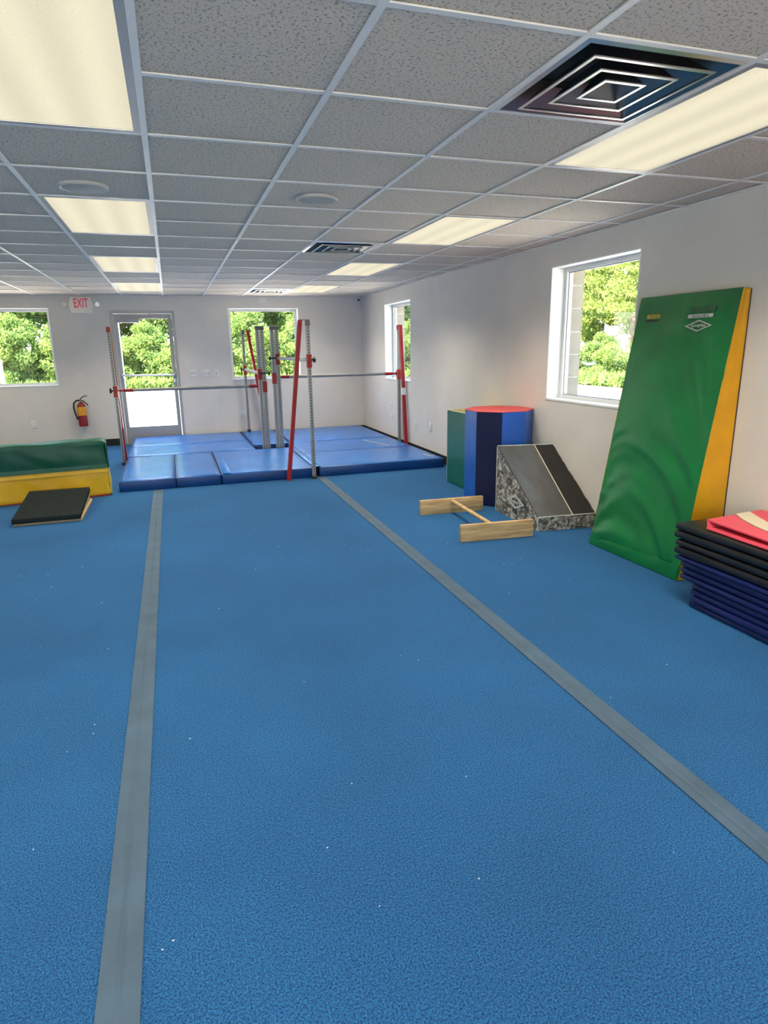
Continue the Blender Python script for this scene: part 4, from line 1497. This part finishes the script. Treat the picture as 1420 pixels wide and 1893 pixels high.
def leaf_cloud(name, mat, pts, size, parent=None, vert=0.0, aspect=1.6):
    """many small leaves (each a folded quad) at pts (N,3)"""
    n = len(pts)
    a = rg.normal(size=(n, 3))
    a[:, 2] = a[:, 2] * (1 - vert) + vert * 3 * np.abs(a[:, 2])
    a /= np.linalg.norm(a, axis=1)[:, None]
    b = np.cross(a, rg.normal(size=(n, 3)))
    b /= np.linalg.norm(b, axis=1)[:, None]
    s = (size * rg.uniform(0.6, 1.3, n))[:, None]
    l, w = a * s * aspect / 2, b * s / 2
    v = np.stack([pts - l, pts + w * 0.9, pts + l, pts - w * 0.9], 1).reshape(-1, 3)
    me = bpy.data.meshes.new(name)
    me.vertices.add(4 * n)
    me.vertices.foreach_set('co', v.astype(np.float32).ravel())
    me.loops.add(4 * n)
    me.loops.foreach_set('vertex_index', np.arange(4 * n, dtype=np.int32))
    me.polygons.add(n)
    me.polygons.foreach_set('loop_start', np.arange(0, 4 * n, 4, dtype=np.int32))
    me.update(calc_edges=True)
    me.materials.append(MT[mat])
    ob = bpy.data.objects.new(name, me)
    COL.objects.link(ob)
    ob.parent = parent
    return ob


n_g = 9000
gx = rg.uniform(-9, 15, n_g)
gp = np.c_[gx, 29.3 + rg.rand(n_g) ** 2 * 3.0, GZ0 + 0.12 + 0.25 * rg.rand(n_g)]
n_h = 6000
gp2 = np.c_[15.7 + rg.rand(n_h) ** 2 * 3.0, rg.uniform(16, 30, n_h), GZ0 + 0.10 + 0.22 * rg.rand(n_h)]
g_o = leaf_cloud('grass_verge', 'leaf_a', np.r_[gp, gp2], 0.16, None, 0.9, 3.0)
tag(g_o, 'bright unmown grass along the edge of the pavement outside', 'grass', kind='stuff')


def clumps(n, k, cx, cz, rx, rz_, cr, zmin):
    cs = []
    while len(cs) < k:
        p = rg.uniform(-1, 1, 3)
        if p @ p < 1:
            cs.append((p[0] * rx, p[1] * rx, cz + p[2] * rz_))
    cs = np.array(cs)
    d = rg.normal(size=(n, 3))
    d /= np.linalg.norm(d, axis=1)[:, None]
    r = cr * (rg.rand(n) ** 0.45)
    pts = cs[rg.randint(0, k, n)] + d * r[:, None] * np.array([1, 1, 0.7])
    return pts[pts[:, 2] > zmin]


def stem_mesh(h, r, nb, spread):
    mb = MB()
    mb.path([(0, 0, 0), (0.04 * h * rg.uniform(-1, 1), 0.03 * h, h * 0.4), (0.05 * h * rg.uniform(-1, 1), 0, h)], [r, r * 0.75, r * 0.3], 7)
    for _ in range(nb):
        z = h * rg.uniform(0.25, 0.85)
        a = rg.uniform(0, 6.28)
        L = spread * rg.uniform(0.5, 1.0)
        mb.path([(0, 0, z), (math.cos(a) * L * .5, math.sin(a) * L * .5, z + L * .25), (math.cos(a) * L, math.sin(a) * L, z + L * .45)], [r * .35, r * .25, r * .12], 5)
    return mb


protos = {}


def proto(kind):
    if kind in protos:
        return protos[kind]
    t = thing('leafy_tree' if kind.startswith('tree') else 'leafy_shrub', 'x', 'tree' if kind.startswith('tree') else 'shrub')
    if kind == 'shrub_a':
        leaf_cloud('foliage', 'leaf_a', clumps(12000, 34, 0, 1.25, 1.05, 1.15, 0.48, 0.02), 0.085, t)
        stem_mesh(1.6, 0.05, 6, 0.8).build('stem', 'bark', t)
    elif kind == 'shrub_b':
        leaf_cloud('foliage', 'leaf_b', clumps(12000, 34, 0, 1.5, 1.0, 1.4, 0.48, 0.05), 0.08, t)
        stem_mesh(2.2, 0.05, 7, 0.8).build('stem', 'bark', t)
    elif kind == 'tree_a':
        leaf_cloud('foliage', 'leaf_c', clumps(20000, 60, 0, 4.0, 1.9, 2.6, 0.65, 0.7), 0.11, t)
        stem_mesh(5.5, 0.13, 12, 1.7).build('trunk', 'bark', t)
    elif kind == 'tree_b':
        leaf_cloud('foliage', 'leaf_b', clumps(20000, 60, 0, 4.2, 1.8, 2.8, 0.65, 0.8), 0.105, t)
        stem_mesh(6.0, 0.12, 12, 1.6).build('trunk', 'bark', t)
    elif kind == 'tree_pine':
        pts = []
        for z in np.linspace(3.4, 9.0, 12):
            R = 2.5 * (1 - (z - 3.0) / 9.0) + 0.4
            m = 1700
            a = rg.uniform(0, 6.28, m)
            r = R * np.sqrt(rg.rand(m))
            keep = np.sin(a * 4 + z * 7) > -0.1
            p_ = np.c_[r * np.cos(a), r * np.sin(a), z - 0.10 * r + rg.normal(0, 0.10, m)]
            pts.append(p_[keep])
        leaf_cloud('foliage', 'leaf_c', np.concatenate(pts), 0.10, t, 0.0, 2.4)
        stem_mesh(9.0, 0.15, 16, 1.9).build('trunk', 'bark', t)
    protos[kind] = t
    t['_used'] = 0
    return t


def plant(kind, x, y, label, group, s=1.0):
    p0 = proto(kind)
    o = p0 if not p0['_used'] else copy_tree(p0)
    p0['_used'] = 1
    o.location = (x, y, GZ0)
    o.rotation_euler = (0, 0, random.uniform(0, 6.28))
    o.scale = (s, s, s * random.uniform(0.92, 1.1))
    tag(o, label, None, group)


GRP = [
    ('left', 'the left back window', [(-7.6, 31.2), (-6.2, 30.6), (-4.9, 31.0), (-3.9, 31.6)], [(-8.2, 34.5), (-5.0, 34.8), (-6.6, 38.6), (-9.6, 39.2)]),
    ('door', 'the glass door', [(-2.4, 30.8), (-1.1, 31.3), (0.1, 30.7)], [(-2.6, 34.6), (0.3, 34.9), (-1.1, 38.8)]),
    ('middle', 'the middle back window', [(2.4, 31.2), (3.7, 30.7), (5.0, 31.1), (6.3, 30.6)], [(3.0, 34.5), (6.4, 34.9), (4.8, 38.6), (8.2, 39.0)]),
    ('far', 'the narrow far right window', [(10.0, 30.9), (11.4, 30.7), (12.6, 31.3)], [(11.0, 34.8), (13.8, 34.6)]),
]
def nth(k, n):
    return {1: [''], 2: ['left ', 'right '], 3: ['leftmost ', 'middle ', 'rightmost ']}[n][k]


def row(spots, kinds, words, what, wtxt, group, sc=None):
    """plants along one window, told apart from left to right"""
    for m, (kd, wd_) in enumerate(zip(kinds, words)):
        mine = [q for i, q in enumerate(spots) if i % len(kinds) == m]
        for k, (x, y) in enumerate(mine):
            plant(kd, x, y, '%s%s %s seen through %s' % (nth(k, len(mine)), wd_, what, wtxt), group, sc or random.uniform(0.9, 1.15))


for key, wtxt, shs, trs in GRP:
    row(shs, ('shrub_a', 'shrub_b'), ('bright leafy', 'darker upright'), 'shrub at the lot edge', wtxt, 'shrubs seen through ' + wtxt)
    row(trs, ('tree_a', 'tree_b'), ('yellow-green', 'deep green'), 'tree behind the shrubs', wtxt, 'trees seen through ' + wtxt, 1.3)
NW = 'the near right window'
row([(18.3, 27.9), (17.7, 26.3), (18.4, 24.9), (17.8, 23.3), (18.4, 21.7), (17.9, 20.1)], ('shrub_b', 'shrub_a'), ('darker upright', 'bright leafy'), 'shrub below the pines', NW, 'shrubs seen through ' + NW, 0.72)
row([(21.0, 31.0), (21.6, 27.2), (20.6, 23.6)], ('tree_pine',), ('tall',), 'pine with bare lower trunk', NW, 'pines seen through ' + NW, 1.0)
row([(27.5, 40.0), (27.0, 36.2), (27.3, 32.6), (26.6, 29.0)], ('tree_b', 'tree_a'), ('deep green', 'yellow-green'), 'tree behind the pines', NW, 'trees seen through ' + NW, 1.0)
for p_ in bpy.data.objects:
    if '_used' in p_:
        del p_['_used']
# white posts outside the left window and the door
for x, y, r, lb in ((-2.98, 13.6, 0.035, 'white post outside the left back window'), (-0.86, 13.2, 0.022, 'thin white pole outside the glass door')):
    t = thing('outdoor_post', lb, 'post', (x, y, GZ0))
    MB().tube((0, 0, 0.02), (0, 0, 1.45 if r > 0.03 else 2.6), r, None, 12).build('shaft', 'white', t)
    MB().rbox((-0.08, -0.08, 0), (0.08, 0.08, 0.03), 0.005).build('base_plate', 'white', t)
    MB().lathe([(r * 1.2, 0), (r * 1.2, 0.03), (r * 0.6, 0.045)], (0, 0, 1.45 if r > 0.03 else 2.6), 'Z', 12).build('cap', 'white', t)
bpy.context.view_layer.update()
